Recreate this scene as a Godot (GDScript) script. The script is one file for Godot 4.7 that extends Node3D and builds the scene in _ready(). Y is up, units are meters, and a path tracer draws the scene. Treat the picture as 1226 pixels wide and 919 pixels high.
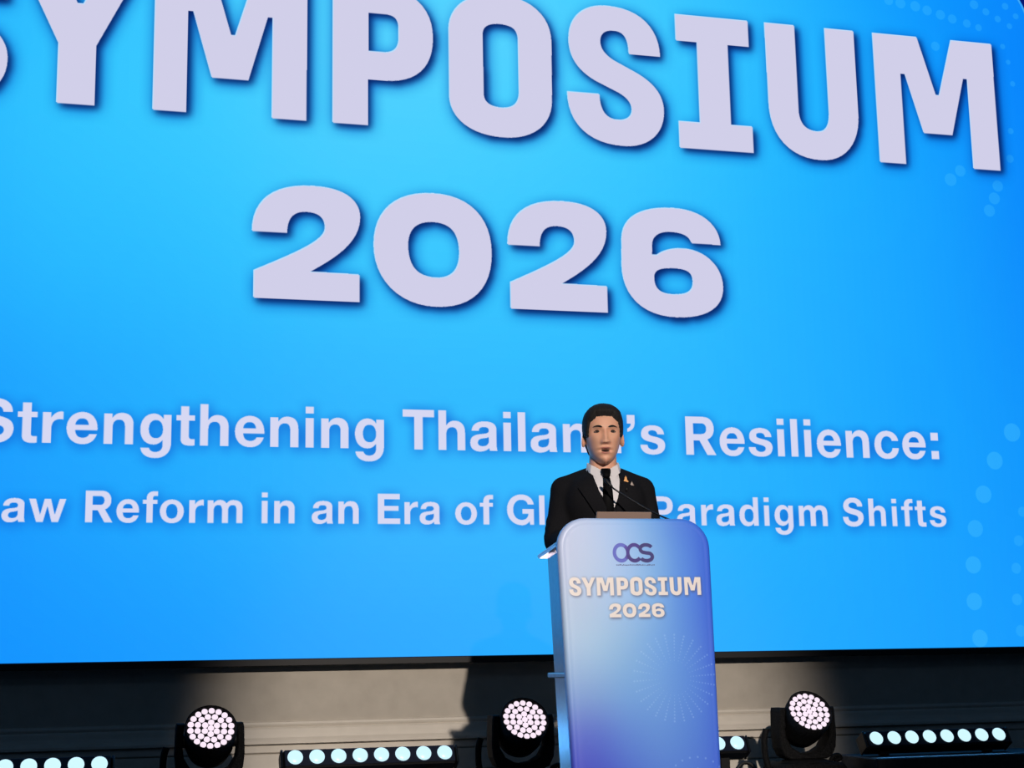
extends Node3D
# A speaker at a lectern in front of a large LED wall, with stage lights along the foot of the wall.
# The plane of the LED wall is z = 0, the stage floor is y = 0, x runs to the right; units are metres.

const EYE := Vector3(0, 0.75, 8)
const SCREEN_LEFT := -1.47
const SCREEN_BOTTOM := 0.79
const SCREEN_WIDTH := 7.09
const SCREEN_PIXELS := Vector2i(2048, 1230)
const WALL := -0.1                        # front face of the back wall

var names_taken := {}
var rng := RandomNumberGenerator.new()

# ------------------------------------------------------------------ stage of everything
func _ready() -> void:
	rng.seed = 11
	make_camera_and_light()
	make_room()
	make_led_wall()
	make_lectern()
	make_person()
	make_lectern_things()
	make_stage_lights()

func make_camera_and_light() -> void:
	var cam := Camera3D.new()
	cam.name = "camera"
	cam.fov = 27.88
	cam.near = 0.05
	cam.far = 100.0
	var yaw := -0.262268
	var pitch := 0.178284
	var roll := -0.0180081
	cam.transform = Transform3D(Basis(Vector3.UP, yaw) * Basis(Vector3.RIGHT, pitch) * Basis(Vector3.BACK, roll), EYE)
	add_child(cam)
	cam.current = true

	var env := Environment.new()
	env.background_mode = Environment.BG_COLOR
	env.background_color = Color.BLACK
	env.tonemap_mode = Environment.TONE_MAPPER_LINEAR
	env.tonemap_exposure = 1.0
	env.sdfgi_enabled = true
	env.ssao_enabled = true
	env.ssil_enabled = true
	var we := WorldEnvironment.new()
	we.name = "environment"
	we.environment = env
	add_child(we)

	# the follow spot at the back of the hall, high up: it makes the pool on the wall and the speaker's shadow
	var key := SpotLight3D.new()
	key.name = "follow_spot_beam"
	key.light_color = Color(1.0, 0.95, 0.905)
	key.light_energy = 215.0
	key.light_size = 0.09
	key.spot_range = 40.0
	key.spot_attenuation = 2.0
	key.spot_angle = 6.3
	key.spot_angle_attenuation = 0.62
	key.shadow_enabled = true
	add_child(key)
	key.look_at_from_position(SPOT_AT, SPOT_AIM, Vector3.UP)

	# light of the LED wall itself, the size of the wall, just in front of its face
	var wall_light := AreaLight3D.new()
	wall_light.name = "led_wall_glow"
	wall_light.area_size = Vector2(SCREEN_WIDTH, 4.25)
	wall_light.light_color = Color(0.30, 0.66, 1.0)
	wall_light.light_energy = 5.0
	wall_light.area_range = 40.0
	wall_light.shadow_enabled = true
	add_child(wall_light)
	wall_light.position = Vector3(SCREEN_LEFT + SCREEN_WIDTH / 2, SCREEN_BOTTOM + 2.13, 0.03)
	wall_light.rotation.y = PI

const SPOT_AT := Vector3(0.58, 5.36, 16.0)
const SPOT_AIM := Vector3(2.22, 0.2, -0.1)

# ------------------------------------------------------------------ naming, materials, meshes
func numbered(called: String) -> String:
	if not names_taken.has(called):
		names_taken[called] = 0
		return called
	names_taken[called] += 1
	return "%s_%03d" % [called, names_taken[called]]

func thing(called: String, label: String, category: String, at := Vector3.ZERO, turn := 0.0, group := "") -> Node3D:
	var o := Node3D.new()
	o.name = numbered(called)
	add_child(o)
	o.position = at
	o.rotation.y = turn
	tag(o, label, category, group)
	return o

func tag(o: Node, label: String, category: String, group := "") -> void:
	o.set_meta("label", label)
	o.set_meta("category", category)
	if group != "":
		o.set_meta("group", group)

func part(called: String, mesh: Mesh, m: Material, parent: Node, at := Transform3D.IDENTITY) -> MeshInstance3D:
	var o := MeshInstance3D.new()
	o.name = numbered(called) if parent == self else called
	o.mesh = mesh
	o.material_override = m
	o.transform = at
	o.cast_shadow = GeometryInstance3D.SHADOW_CASTING_SETTING_ON
	parent.add_child(o, true)
	return o

func struct(called: String, mesh: Mesh, m: Material, at := Transform3D.IDENTITY) -> MeshInstance3D:
	var o := part(called, mesh, m, self, at)
	o.set_meta("kind", "structure")
	return o

func mat(c: Color, rough := 0.7, metal := 0.0) -> StandardMaterial3D:
	var m := StandardMaterial3D.new()
	m.albedo_color = c
	m.roughness = rough
	m.metallic = metal
	return m

func grained(c: Color, rough: float, strength: float, scale: float, metal := 0.0) -> StandardMaterial3D:
	# a colour with a fine uneven grain
	var m := mat(Color.WHITE, rough, metal)
	var n := FastNoiseLite.new()
	n.seed = 5
	n.frequency = 0.03
	n.fractal_octaves = 4
	var t := NoiseTexture2D.new()
	t.width = 256
	t.height = 256
	t.seamless = true
	t.noise = n
	var g := Gradient.new()
	g.set_color(0, c.darkened(strength))
	g.set_color(1, c.lightened(strength * 0.6))
	t.color_ramp = g
	m.albedo_texture = t
	m.uv1_triplanar = true
	m.uv1_world_triplanar = true
	m.uv1_scale = Vector3.ONE * scale
	return m

func glow(c: Color, energy: float) -> StandardMaterial3D:
	var m := mat(Color(0.1, 0.1, 0.1), 0.3)
	m.emission_enabled = true
	m.emission = c
	m.emission_energy_multiplier = energy
	return m

func at3(x: float, y: float, z: float) -> Transform3D:
	return Transform3D(Basis.IDENTITY, Vector3(x, y, z))

func new_st() -> SurfaceTool:
	var st := SurfaceTool.new()
	st.begin(Mesh.PRIMITIVE_TRIANGLES)
	return st

func tri(st: SurfaceTool, a: Vector3, b: Vector3, c: Vector3, out_dir: Vector3) -> void:
	# clockwise as seen from the side that out_dir points to
	if (b - a).cross(c - a).dot(out_dir) > 0.0:
		st.add_vertex(a); st.add_vertex(c); st.add_vertex(b)
	else:
		st.add_vertex(a); st.add_vertex(b); st.add_vertex(c)

func face(st: SurfaceTool, pts: Array, middle: Vector3) -> void:
	# a flat convex face of a convex body round the given middle
	var c := Vector3.ZERO
	for p: Vector3 in pts:
		c += p
	c /= pts.size()
	for k in range(1, pts.size() - 1):
		tri(st, pts[0], pts[k], pts[k + 1], c - middle)

func finish(st: SurfaceTool) -> ArrayMesh:
	st.generate_normals()
	return st.commit()

func add_block(st: SurfaceTool, size: Vector3, bevel: float, c := Vector3.ZERO, turn := Basis.IDENTITY) -> void:
	# a box with chamfered edges
	st.set_smooth_group(-1)
	var h := size / 2.0
	var b: float = min(bevel, min(h.x, min(h.y, h.z)) * 0.9)
	for ax in 3:
		var u := (ax + 1) % 3
		var v := (ax + 2) % 3
		for s in [-1.0, 1.0]:
			var pts := []
			for q in [[-1, -1], [1, -1], [1, 1], [-1, 1]]:
				var p := Vector3.ZERO
				p[ax] = s * h[ax]
				p[u] = q[0] * (h[u] - b)
				p[v] = q[1] * (h[v] - b)
				pts.append(c + turn * p)
			face(st, pts, c)
		for su in [-1.0, 1.0]:
			for sv in [-1.0, 1.0]:
				var pts := []
				for q in [[-1, 0], [1, 0], [1, 1], [-1, 1]]:
					var p := Vector3.ZERO
					p[ax] = q[0] * (h[ax] - b)
					p[u] = su * (h[u] - (b if q[1] == 0 else 0.0))
					p[v] = sv * (h[v] - (0.0 if q[1] == 0 else b))
					pts.append(c + turn * p)
				face(st, pts, c)
	for sx in [-1.0, 1.0]:
		for sy in [-1.0, 1.0]:
			for sz in [-1.0, 1.0]:
				var k := Vector3(sx, sy, sz) * (h - Vector3(b, b, b))
				face(st, [c + turn * (k + Vector3(sx * b, 0, 0)), c + turn * (k + Vector3(0, sy * b, 0)), c + turn * (k + Vector3(0, 0, sz * b))], c)

func block(size: Vector3, bevel := 0.004, c := Vector3.ZERO) -> ArrayMesh:
	var st := new_st()
	add_block(st, size, bevel, c)
	return finish(st)

func add_lathe(st: SurfaceTool, profile: Array, segs: int, axis := Basis.IDENTITY, c := Vector3.ZERO) -> void:
	# profile of Vector2(radius, height) round the y axis of the basis
	st.set_smooth_group(0)
	for i in profile.size() - 1:
		var a: Vector2 = profile[i]
		var b: Vector2 = profile[i + 1]
		var n2 := Vector2(b.y - a.y, a.x - b.x)
		for k in segs:
			var t0 := TAU * k / segs
			var t1 := TAU * (k + 1) / segs
			var d0 := Vector3(cos(t0), 0, sin(t0))
			var d1 := Vector3(cos(t1), 0, sin(t1))
			var up := Vector3.UP
			var p00 := c + axis * (d0 * a.x + up * a.y)
			var p01 := c + axis * (d1 * a.x + up * a.y)
			var p10 := c + axis * (d0 * b.x + up * b.y)
			var p11 := c + axis * (d1 * b.x + up * b.y)
			var out := axis * ((d0 + d1) * 0.5 * n2.x + up * n2.y)
			if a.x > 1e-6:
				tri(st, p00, p01, p11, out)
			if b.x > 1e-6:
				tri(st, p00, p11, p10, out)

func lathe(profile: Array, segs := 32, axis := Basis.IDENTITY, c := Vector3.ZERO) -> ArrayMesh:
	var st := new_st()
	add_lathe(st, profile, segs, axis, c)
	return finish(st)

func add_tube(st: SurfaceTool, path: Array, radii: Array, segs := 10) -> void:
	st.set_smooth_group(0)
	var rings := []
	var side := Vector3.ZERO
	for i in path.size():
		var d: Vector3 = (path[min(i + 1, path.size() - 1)] - path[max(i - 1, 0)]).normalized()
		if side == Vector3.ZERO:
			side = d.cross(Vector3.UP if absf(d.y) < 0.9 else Vector3.RIGHT).normalized()
		side = (side - d * side.dot(d)).normalized()
		var up := side.cross(d)
		var ring := []
		var r: float = radii[min(i, radii.size() - 1)]
		for k in segs:
			var t := TAU * k / segs
			ring.append(path[i] + (side * cos(t) + up * sin(t)) * r)
		rings.append(ring)
	for i in path.size() - 1:
		var m: Vector3 = (path[i] + path[i + 1]) / 2.0
		for k in segs:
			var a: Vector3 = rings[i][k]
			var b: Vector3 = rings[i][(k + 1) % segs]
			var c: Vector3 = rings[i + 1][(k + 1) % segs]
			var d: Vector3 = rings[i + 1][k]
			tri(st, a, b, c, (a + c) / 2.0 - m)
			tri(st, a, c, d, (a + c) / 2.0 - m)
	for e in [0, path.size() - 1]:
		var out: Vector3 = path[e] - path[1 if e == 0 else e - 1]
		for k in segs:
			tri(st, path[e], rings[e][k], rings[e][(k + 1) % segs], out)

func tube(path: Array, radii: Array, segs := 10) -> ArrayMesh:
	var st := new_st()
	add_tube(st, path, radii, segs)
	return finish(st)

func curve_points(ctrl: Array, n := 8) -> Array:
	# a smooth line through the given points
	var out := []
	for i in ctrl.size() - 1:
		var p0: Vector3 = ctrl[max(i - 1, 0)]
		var p1: Vector3 = ctrl[i]
		var p2: Vector3 = ctrl[i + 1]
		var p3: Vector3 = ctrl[min(i + 2, ctrl.size() - 1)]
		for k in n:
			out.append(p1.cubic_interpolate(p2, p0, p3, float(k) / n))
	out.append(ctrl[-1])
	return out

func prism(poly: PackedVector2Array, z0: float, z1: float, bevel := 0.0) -> ArrayMesh:
	# an outline in x, y extruded from z0 to z1, its front edge chamfered
	var st := new_st()
	st.set_smooth_group(-1)
	var front := poly
	if bevel > 0.0:
		var inner := Geometry2D.offset_polygon(poly, -bevel)
		if inner.size() == 1:
			front = inner[0]
	var f := Geometry2D.triangulate_polygon(front)
	for i in range(0, f.size(), 3):
		var q := [front[f[i]], front[f[i + 1]], front[f[i + 2]]]
		tri(st, v3(q[0], z1), v3(q[1], z1), v3(q[2], z1), Vector3.BACK)
	var g := Geometry2D.triangulate_polygon(poly)
	for i in range(0, g.size(), 3):
		var q := [poly[g[i]], poly[g[i + 1]], poly[g[i + 2]]]
		tri(st, v3(q[0], z0), v3(q[1], z0), v3(q[2], z0), Vector3.FORWARD)
	var ccw := not Geometry2D.is_polygon_clockwise(poly)
	var zm := z1 - bevel
	for i in poly.size():
		var a := poly[i]
		var b := poly[(i + 1) % poly.size()]
		var n := Vector2(b.y - a.y, a.x - b.x) * (1.0 if ccw else -1.0)
		tri(st, v3(a, z0), v3(b, z0), v3(b, zm), Vector3(n.x, n.y, 0))
		tri(st, v3(a, z0), v3(b, zm), v3(a, zm), Vector3(n.x, n.y, 0))
		if bevel > 0.0 and front.size() == poly.size():
			pass
	if bevel > 0.0:
		# close the chamfer: nearest points of the inner outline
		for i in poly.size():
			var a := poly[i]
			var b := poly[(i + 1) % poly.size()]
			var a2 := nearest(front, a)
			var b2 := nearest(front, b)
			var n := Vector2(b.y - a.y, a.x - b.x) * (1.0 if ccw else -1.0)
			tri(st, v3(a, zm), v3(b, zm), v3(b2, z1), Vector3(n.x, n.y, n.length()))
			if a2 != b2:
				tri(st, v3(a, zm), v3(b2, z1), v3(a2, z1), Vector3(n.x, n.y, n.length()))
	return finish(st)

func nearest(poly: PackedVector2Array, p: Vector2) -> Vector2:
	var best := poly[0]
	for q in poly:
		if q.distance_squared_to(p) < best.distance_squared_to(p):
			best = q
	return best

func v3(p: Vector2, z: float) -> Vector3:
	return Vector3(p.x, p.y, z)

func round_rect(x0: float, y0: float, x1: float, y1: float, r: float, n := 6) -> PackedVector2Array:
	var out := PackedVector2Array()
	for q in [[x1 - r, y0 + r, -90], [x1 - r, y1 - r, 0], [x0 + r, y1 - r, 90], [x0 + r, y0 + r, 180]]:
		for k in n + 1:
			var a := deg_to_rad(q[2] + 90.0 * k / n)
			out.append(Vector2(q[0] + r * cos(a), q[1] + r * sin(a)))
	return out

# ------------------------------------------------------------------ lettering: outlines drawn for this scene
# a condensed slab face for the title, in millimetres on the LED wall: [left edge of the letter there, outline]
const TITLE := {
	"S": "M569 546 L379 546 C379 640 350 681 285 681 C235 681 205 655 205 608 C205 560 240 520 300 490 L416 435 C530 380 581 310 581 216 C581 80 480 -14 330 -14 C120 -14 0 90 0 286 L191 286 C191 190 230 138 300 138 C355 138 386 165 386 207 C386 250 350 285 300 308 L171 365 C60 420 16 500 16 600 C16 740 110 826 250 828 C460 830 569 720 569 546",
	"Y": "M0 818 L204 818 L321 558 L352 558 L469 818 L654 818 L421 332 L421 0 L231 0 L231 328",
	"M": "M0 818 L298 818 L403 453 L427 453 L533 818 L813 818 L811 0 L628 0 L628 575 L598 575 L497 204 L305 204 L201 574 L172 574 L172 0 L0 0",
	"P": "M0 0 L0 818 L240 818 C450 818 560 720 560 540 C560 360 460 265 283 265 L193 265 L193 0 M195 428 L283 428 C340 428 367 460 367 515 L367 580 C367 630 340 655 285 655 L195 655",
	"O": "M0 590 C0 740 120 832 300 832 C480 832 600 740 600 575 L595 230 C595 80 480 -14 310 -14 C120 -14 0 70 0 212 M195 588 C195 635 230 658 295 658 C370 658 404 630 404 567 L404 263 C404 190 370 158 300 158 C230 158 196 190 196 237",
	"I": "M0 818 L459 818 L459 657 L324 657 L324 159 L459 159 L459 0 L0 0 L0 159 L132 159 L132 657 L0 657",
	"U": "M0 818 L192 818 L192 288 C192 200 240 160 308 160 C370 160 391 210 391 289 L391 818 L582 818 L582 290 C582 110 480 -14 320 -14 C120 -14 4 110 4 316",
	"2": "M12 0 L572 0 L572 149 L304 153 C420 225 576 320 576 470 C576 570 490 628 320 628 C110 628 0 530 0 361 L183 361 C183 450 220 484 285 484 C350 484 388 455 388 397 C388 330 250 260 12 147",
	"0": "M0 320 C0 130 130 -8 340 -8 C540 -8 655 110 655 310 C655 510 540 628 330 628 C120 628 0 510 0 320 M187 330 C187 210 240 152 345 152 C440 152 474 215 474 300 C474 410 425 467 325 467 C235 467 187 420 187 330",
	"6": "M602 426 L426 428 C410 470 370 488 298 488 C225 488 184 455 184 404 L182 347 L213 346 C250 375 310 392 369 392 C500 392 607 310 607 180 C607 60 500 -10 316 -10 C110 -10 0 100 0 275 L4 430 C10 560 130 628 320 628 C490 628 600 550 602 426 M190 215 C190 150 225 120 300 120 C385 120 425 140 425 200 C425 255 390 275 312 275 C225 275 190 260 190 215",
}
const TITLE_LINES := [
	["S", -1.111, 3.658], ["Y", -0.509, 3.658], ["M", 0.21, 3.658], ["P", 1.166, 3.658], ["O", 1.818, 3.658], ["S", 2.507, 3.658], ["I", 3.179, 3.658], ["U", 3.747, 3.658], ["M", 4.457, 3.658],
	["2", 0.739, 2.663], ["0", 1.391, 2.663], ["2", 2.139, 2.663], ["6", 2.802, 2.663],
]
# a bold grotesque for the two lines under it: [advance, outline], 1000 to the em
const GROTESQUE := {
	"i": [258, "M58 0 L58 517 L200 517 L200 0 M58 597 L58 714 L200 714 L200 597"],
	"l": [258, "M58 0 L58 714 L200 714 L200 0"],
	"n": [593, "M54 0 L54 517 L189 517 L189 445 L192 445 C220 493 270 531 344 531 C480 531 537 447 537 318 L537 0 L395 0 L395 292 C395 372 367 412 306 412 C235 412 196 370 196 282 L196 0"],
	"h": [593, "M54 0 L54 714 L196 714 L196 447 L199 447 C226 492 276 531 344 531 C480 531 537 447 537 318 L537 0 L395 0 L395 292 C395 372 367 412 306 412 C235 412 196 370 196 282 L196 0"],
	"m": [906, "M54 0 L54 517 L188 517 L188 447 L190 447 C222 500 276 531 338 531 C400 531 456 504 482 448 C515 500 570 531 636 531 C775 531 851 463 851 335 L851 0 L709 0 L709 293 C709 362 694 412 630 412 C560 412 523 370 523 290 L523 0 L381 0 L381 290 C381 350 370 412 306 412 C240 412 196 370 196 290 L196 0"],
	"r": [389, "M54 0 L54 517 L189 517 L189 421 L191 421 C217 486 287 531 356 531 C366 531 378 529 386 526 L386 394 C373 397 352 399 335 399 C231 399 196 324 196 233 L196 0"],
	"e": [574, "M538 223 L180 223 C184 136 227 96 301 96 C354 96 390 122 405 158 L530 158 C490 36 405 -14 296 -14 C144 -14 38 93 38 258 C38 418 150 531 292 531 C463 531 548 391 538 223 M180 313 L396 313 C386 382 354 420 291 420 C204 420 182 352 180 313"],
	"a": [574, "M54 357 C62 488 180 531 292 531 C392 531 512 509 512 388 L512 119 C512 72 517 25 530 0 L386 0 C381 16 377 33 376 50 C331 3 265 -14 202 -14 C104 -14 27 35 27 141 C27 258 115 286 203 298 C290 311 371 308 371 366 C371 417 329 428 279 428 C225 428 192 408 187 357 M371 251 C347 230 297 229 253 221 C209 213 169 198 169 146 C169 98 210 84 256 84 C367 84 371 168 371 201"],
	"t": [340, "M226 672 L226 517 L322 517 L322 422 L226 422 L226 166 C226 118 238 106 286 106 C302 106 312 107 322 110 L322 -1 C300 -5 273 -7 247 -7 C159 -7 84 14 84 118 L84 422 L12 422 L12 517 L84 517 L84 672"],
	"g": [611, "M555 517 L555 32 C555 -120 460 -228 290 -228 C176 -228 60 -176 50 -51 L191 -51 C204 -100 243 -122 292 -122 C370 -122 413 -76 413 0 L413 84 C380 34 325 1 262 1 C115 1 42 120 42 262 C42 397 120 531 265 531 C330 531 382 504 418 446 L420 446 L420 517 M300 112 C385 112 415 183 415 258 C415 345 380 420 300 420 C217 420 184 348 184 266 C184 190 213 112 300 112"],
	"T": [593, "M14 714 L579 714 L579 582 L375 582 L375 0 L218 0 L218 582 L14 582"],
	"d": [611, "M557 714 L557 0 L422 0 L422 66 L420 66 C388 10 327 -14 262 -14 C110 -14 36 115 36 260 C36 405 110 531 260 531 C323 531 380 505 412 456 L415 456 L415 714 M297 92 C385 92 418 167 418 258 C418 345 390 424 299 424 C211 424 178 346 178 259 C178 178 211 92 297 92"],
	"b": [611, "M54 714 L54 0 L189 0 L189 66 L191 66 C223 10 284 -14 349 -14 C501 -14 575 115 575 260 C575 405 501 531 351 531 C288 531 231 505 199 456 L196 456 L196 714 M314 92 C226 92 193 167 193 258 C193 345 221 424 312 424 C400 424 433 346 433 259 C433 178 400 92 314 92"],
	"'": [278, "M60 714 L214 714 L214 568 C214 480 156 414 66 398 L66 462 C112 476 138 515 137 554 L60 554"],
	"s": [537, "M165 168 C166 105 219 79 274 79 C315 79 366 95 366 144 C366 186 307 201 206 224 C125 243 43 269 43 361 C43 492 157 531 267 531 C380 531 484 493 495 363 L360 363 C356 420 312 436 263 436 C232 436 185 430 185 389 C185 339 264 332 343 314 C424 295 508 266 508 167 C508 28 387 -14 268 -14 C145 -14 30 33 24 168"],
	"R": [685, "M68 0 L68 714 L420 714 C555 714 634 625 634 495 C634 395 585 322 500 292 L668 0 L488 0 L338 270 L225 270 L225 0 M225 392 L385 392 C448 392 480 430 480 490 C480 556 446 590 385 590 L225 590"],
	"c": [574, "M546 335 C537 461 424 531 304 531 C137 531 38 413 38 251 C38 94 142 -14 301 -14 C440 -14 537 64 552 200 L415 200 C406 137 368 93 300 93 C210 93 180 183 180 254 C180 327 211 424 303 424 C362 424 400 392 407 335"],
	":": [278, "M58 0 L58 158 L222 158 L222 0 M58 359 L58 517 L222 517 L222 359"],
	"w": [814, "M808 517 L645 0 L499 0 L407 347 L405 347 L317 0 L170 0 L6 517 L156 517 L251 168 L253 168 L340 517 L478 517 L566 169 L568 169 L663 517"],
	"f": [333, "M100 422 L14 422 L14 517 L100 517 L100 557 C100 652 158 714 276 714 C302 714 324 712 346 710 L346 604 C331 607 316 608 300 608 C262 608 242 596 242 547 L242 517 L340 517 L340 422 L242 422 L242 0 L100 0"],
	"o": [611, "M306 531 C458 531 574 420 574 258 C574 97 458 -14 306 -14 C154 -14 38 97 38 258 C38 420 154 531 306 531 M306 93 C398 93 432 170 432 258 C432 346 398 424 306 424 C214 424 180 346 180 258 C180 170 214 93 306 93"],
	"E": [648, "M68 0 L68 714 L602 714 L602 582 L225 582 L225 429 L571 429 L571 307 L225 307 L225 132 L610 132 L610 0"],
	"G": [760, "M602 80 C555 15 490 -17 416 -17 C190 -17 40 150 40 355 C40 566 178 731 406 731 C545 731 698 650 715 486 L562 486 C548 560 486 600 406 600 C262 600 197 482 197 355 C197 234 262 115 406 115 C510 115 566 168 578 262 L424 262 L424 382 L718 382 L718 0 L616 0"],
	"P": [667, "M68 0 L68 714 L390 714 C556 714 637 618 637 487 C637 355 556 259 390 259 L225 259 L225 0 M225 381 L371 381 C437 381 480 410 480 487 C480 563 437 592 371 592 L225 592"],
	"S": [649, "M181 237 C181 145 248 110 330 110 C420 110 458 155 458 200 C458 246 420 265 400 272 C370 283 325 292 250 312 C80 355 52 440 52 513 C52 655 178 731 320 731 C470 731 590 655 592 505 L440 505 C436 577 385 602 313 602 C265 602 205 585 205 528 C205 480 252 465 350 442 C480 410 612 380 612 226 C612 70 480 -17 328 -17 C170 -17 30 60 28 237"],
	"L": [593, "M68 714 L225 714 L225 132 L560 132 L560 0 L68 0"],
}
# [word, left end, baseline, em, tracking], all in metres on the LED wall
const WORDS := [
	["Strengthening", -0.613, 1.874, 0.302, 0.0035], ["Thailand's", 1.5384, 1.873, 0.302, 0.0024], ["Resilience:", 3.1234, 1.872, 0.302, 0.0051],
	["Law", -0.612, 1.478, 0.222, 0.005], ["Reform", -0.0868, 1.478, 0.222, 0.0057], ["in", 0.7901, 1.478, 0.222, 0.0066], ["an", 1.0546, 1.478, 0.222, 0.005], ["Era", 1.3909, 1.478, 0.222, 0.0013],
	["of", 1.8142, 1.478, 0.222, 0.005], ["Global", 2.098, 1.478, 0.222, 0.006], ["Paradigm", 2.9126, 1.479, 0.222, 0.0092], ["Shifts", 4.0735, 1.48, 0.222, 0.0134],
]

func outline(path: String) -> Array:
	# the contours of a path of M, L and C with absolute coordinates
	var contours := []
	var now := PackedVector2Array()
	var nums := []
	var letter := ""
	for word in path.split(" "):
		var head := word.substr(0, 1)
		if head in ["M", "L", "C"]:
			if head == "M" and now.size() > 0:
				contours.append(now)
				now = PackedVector2Array()
			letter = head
			word = word.substr(1)
			nums = []
		nums.append(word.to_float())
		if letter == "C" and nums.size() == 6:
			var p := now[-1]
			for k in range(1, 13):
				now.append(p.bezier_interpolate(Vector2(nums[0], nums[1]), Vector2(nums[2], nums[3]), Vector2(nums[4], nums[5]), k / 12.0))
		elif letter != "C" and nums.size() == 2:
			now.append(Vector2(nums[0], nums[1]))
	contours.append(now)
	return contours

class Canvas:
	# a picture whose coordinates are metres, drawn at twice its size and then halved
	var size: Vector2i
	var corner: Vector2       # upper left, y up
	var scale: float          # pixels per metre
	func _init(s: Vector2i, c: Vector2, k: float) -> void:
		size = s
		corner = c
		scale = k
	func layer(colour := Color.WHITE) -> Image:
		# empty, but of the colour that will be drawn, so that edges keep it
		var im := Image.create_empty(size.x * 2, size.y * 2, false, Image.FORMAT_RGBA8)
		im.fill(Color(colour, 0))
		return im
	func fill(im: Image, contours: Array, move: Vector2, k: float, color: Color) -> void:
		var edges := []
		var top := 1e9
		var low := -1e9
		for c: PackedVector2Array in contours:
			for i in c.size():
				var a := ((c[i] * k + move - corner) * Vector2(1, -1)) * scale * 2.0
				var b := ((c[(i + 1) % c.size()] * k + move - corner) * Vector2(1, -1)) * scale * 2.0
				edges.append([a, b])
				top = min(top, min(a.y, b.y))
				low = max(low, max(a.y, b.y))
		for y in range(max(0, int(floor(top))), min(size.y * 2, int(ceil(low)) + 1)):
			var yc := y + 0.5
			var xs := []
			for e in edges:
				var a: Vector2 = e[0]
				var b: Vector2 = e[1]
				if (a.y <= yc) != (b.y <= yc):
					xs.append(a.x + (b.x - a.x) * (yc - a.y) / (b.y - a.y))
			xs.sort()
			for i in range(0, xs.size() - 1, 2):
				var x0 := int(round(xs[i]))
				var x1 := int(round(xs[i + 1]))
				if x1 > x0:
					im.fill_rect(Rect2i(x0, y, x1 - x0, 1), color)
	func halved(im: Image) -> Image:
		# keep the colour, average the cover
		im.shrink_x2()
		return im
	func soft(im: Image, color: Color, strength: float, spread: int, move: Vector2i) -> Image:
		# a blurred copy of a layer's cover in one colour: the soft edge drawn round the letters of the artwork
		var s := im.duplicate() as Image
		s.resize(size.x / 4, size.y / 4, Image.INTERPOLATE_TRILINEAR)
		var w := s.get_width()
		var h := s.get_height()
		var a := PackedFloat32Array()
		a.resize(w * h)
		for y in h:
			for x in w:
				a[y * w + x] = s.get_pixel(x, y).a
		for times in 2:
			for way in 2:
				var b := PackedFloat32Array()
				b.resize(w * h)
				for y in h:
					for x in w:
						var t := 0.0
						for k in range(-spread, spread + 1):
							if way == 0:
								t += a[y * w + clampi(x + k, 0, w - 1)]
							else:
								t += a[clampi(y + k, 0, h - 1) * w + x]
						b[y * w + x] = t / (2 * spread + 1)
				a = b
		for y in h:
			for x in w:
				s.set_pixel(x, y, Color(color, min(1.0, a[y * w + x] * strength)))
		s.resize(size.x, size.y, Image.INTERPOLATE_CUBIC)
		var out := Image.create_empty(size.x, size.y, false, Image.FORMAT_RGBA8)
		out.fill(Color(color, 0))
		out.blit_rect(s, Rect2i(Vector2i.ZERO, size), move)
		return out

func title_art(cv: Canvas, im: Image, k: float, from: Vector2, to: Vector2, color: Color) -> void:
	for l in TITLE_LINES:
		cv.fill(im, outline(TITLE[l[0]]), (Vector2(l[1], l[2]) - from) * k + to, 0.001 * k, color)

func words_art(cv: Canvas, im: Image, move: Vector2, color: Color) -> void:
	for w in WORDS:
		var x: float = w[1]
		for c in w[0]:
			var g: Array = GROTESQUE[c]
			cv.fill(im, outline(g[1]), Vector2(x, w[2]) + move, 0.001 * w[3], color)
			x += 0.001 * g[0] * w[3] + w[4]

func spread_colours(rows: Array, size: Vector2i) -> Image:
	# a smooth blend of colours, from a few given ones
	var im := Image.create_empty(rows[0].size(), rows.size(), false, Image.FORMAT_RGBA8)
	for y in rows.size():
		for x in rows[y].size():
			im.set_pixel(x, y, Color8(rows[y][x][0], rows[y][x][1], rows[y][x][2]))
	# padded so that the blend runs from edge to edge
	im.resize(rows[0].size() * 16, rows.size() * 16, Image.INTERPOLATE_CUBIC)
	im = im.get_region(Rect2i(8, 8, rows[0].size() * 16 - 16, rows.size() * 16 - 16))
	im.resize(size.x, size.y, Image.INTERPOLATE_CUBIC)
	return im

func disc(c: Vector2, rx: float, ry: float, n := 20) -> Array:
	var p := PackedVector2Array()
	for k in n:
		p.append(c + Vector2(cos(TAU * k / n) * rx, sin(TAU * k / n) * ry))
	return [p]

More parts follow.
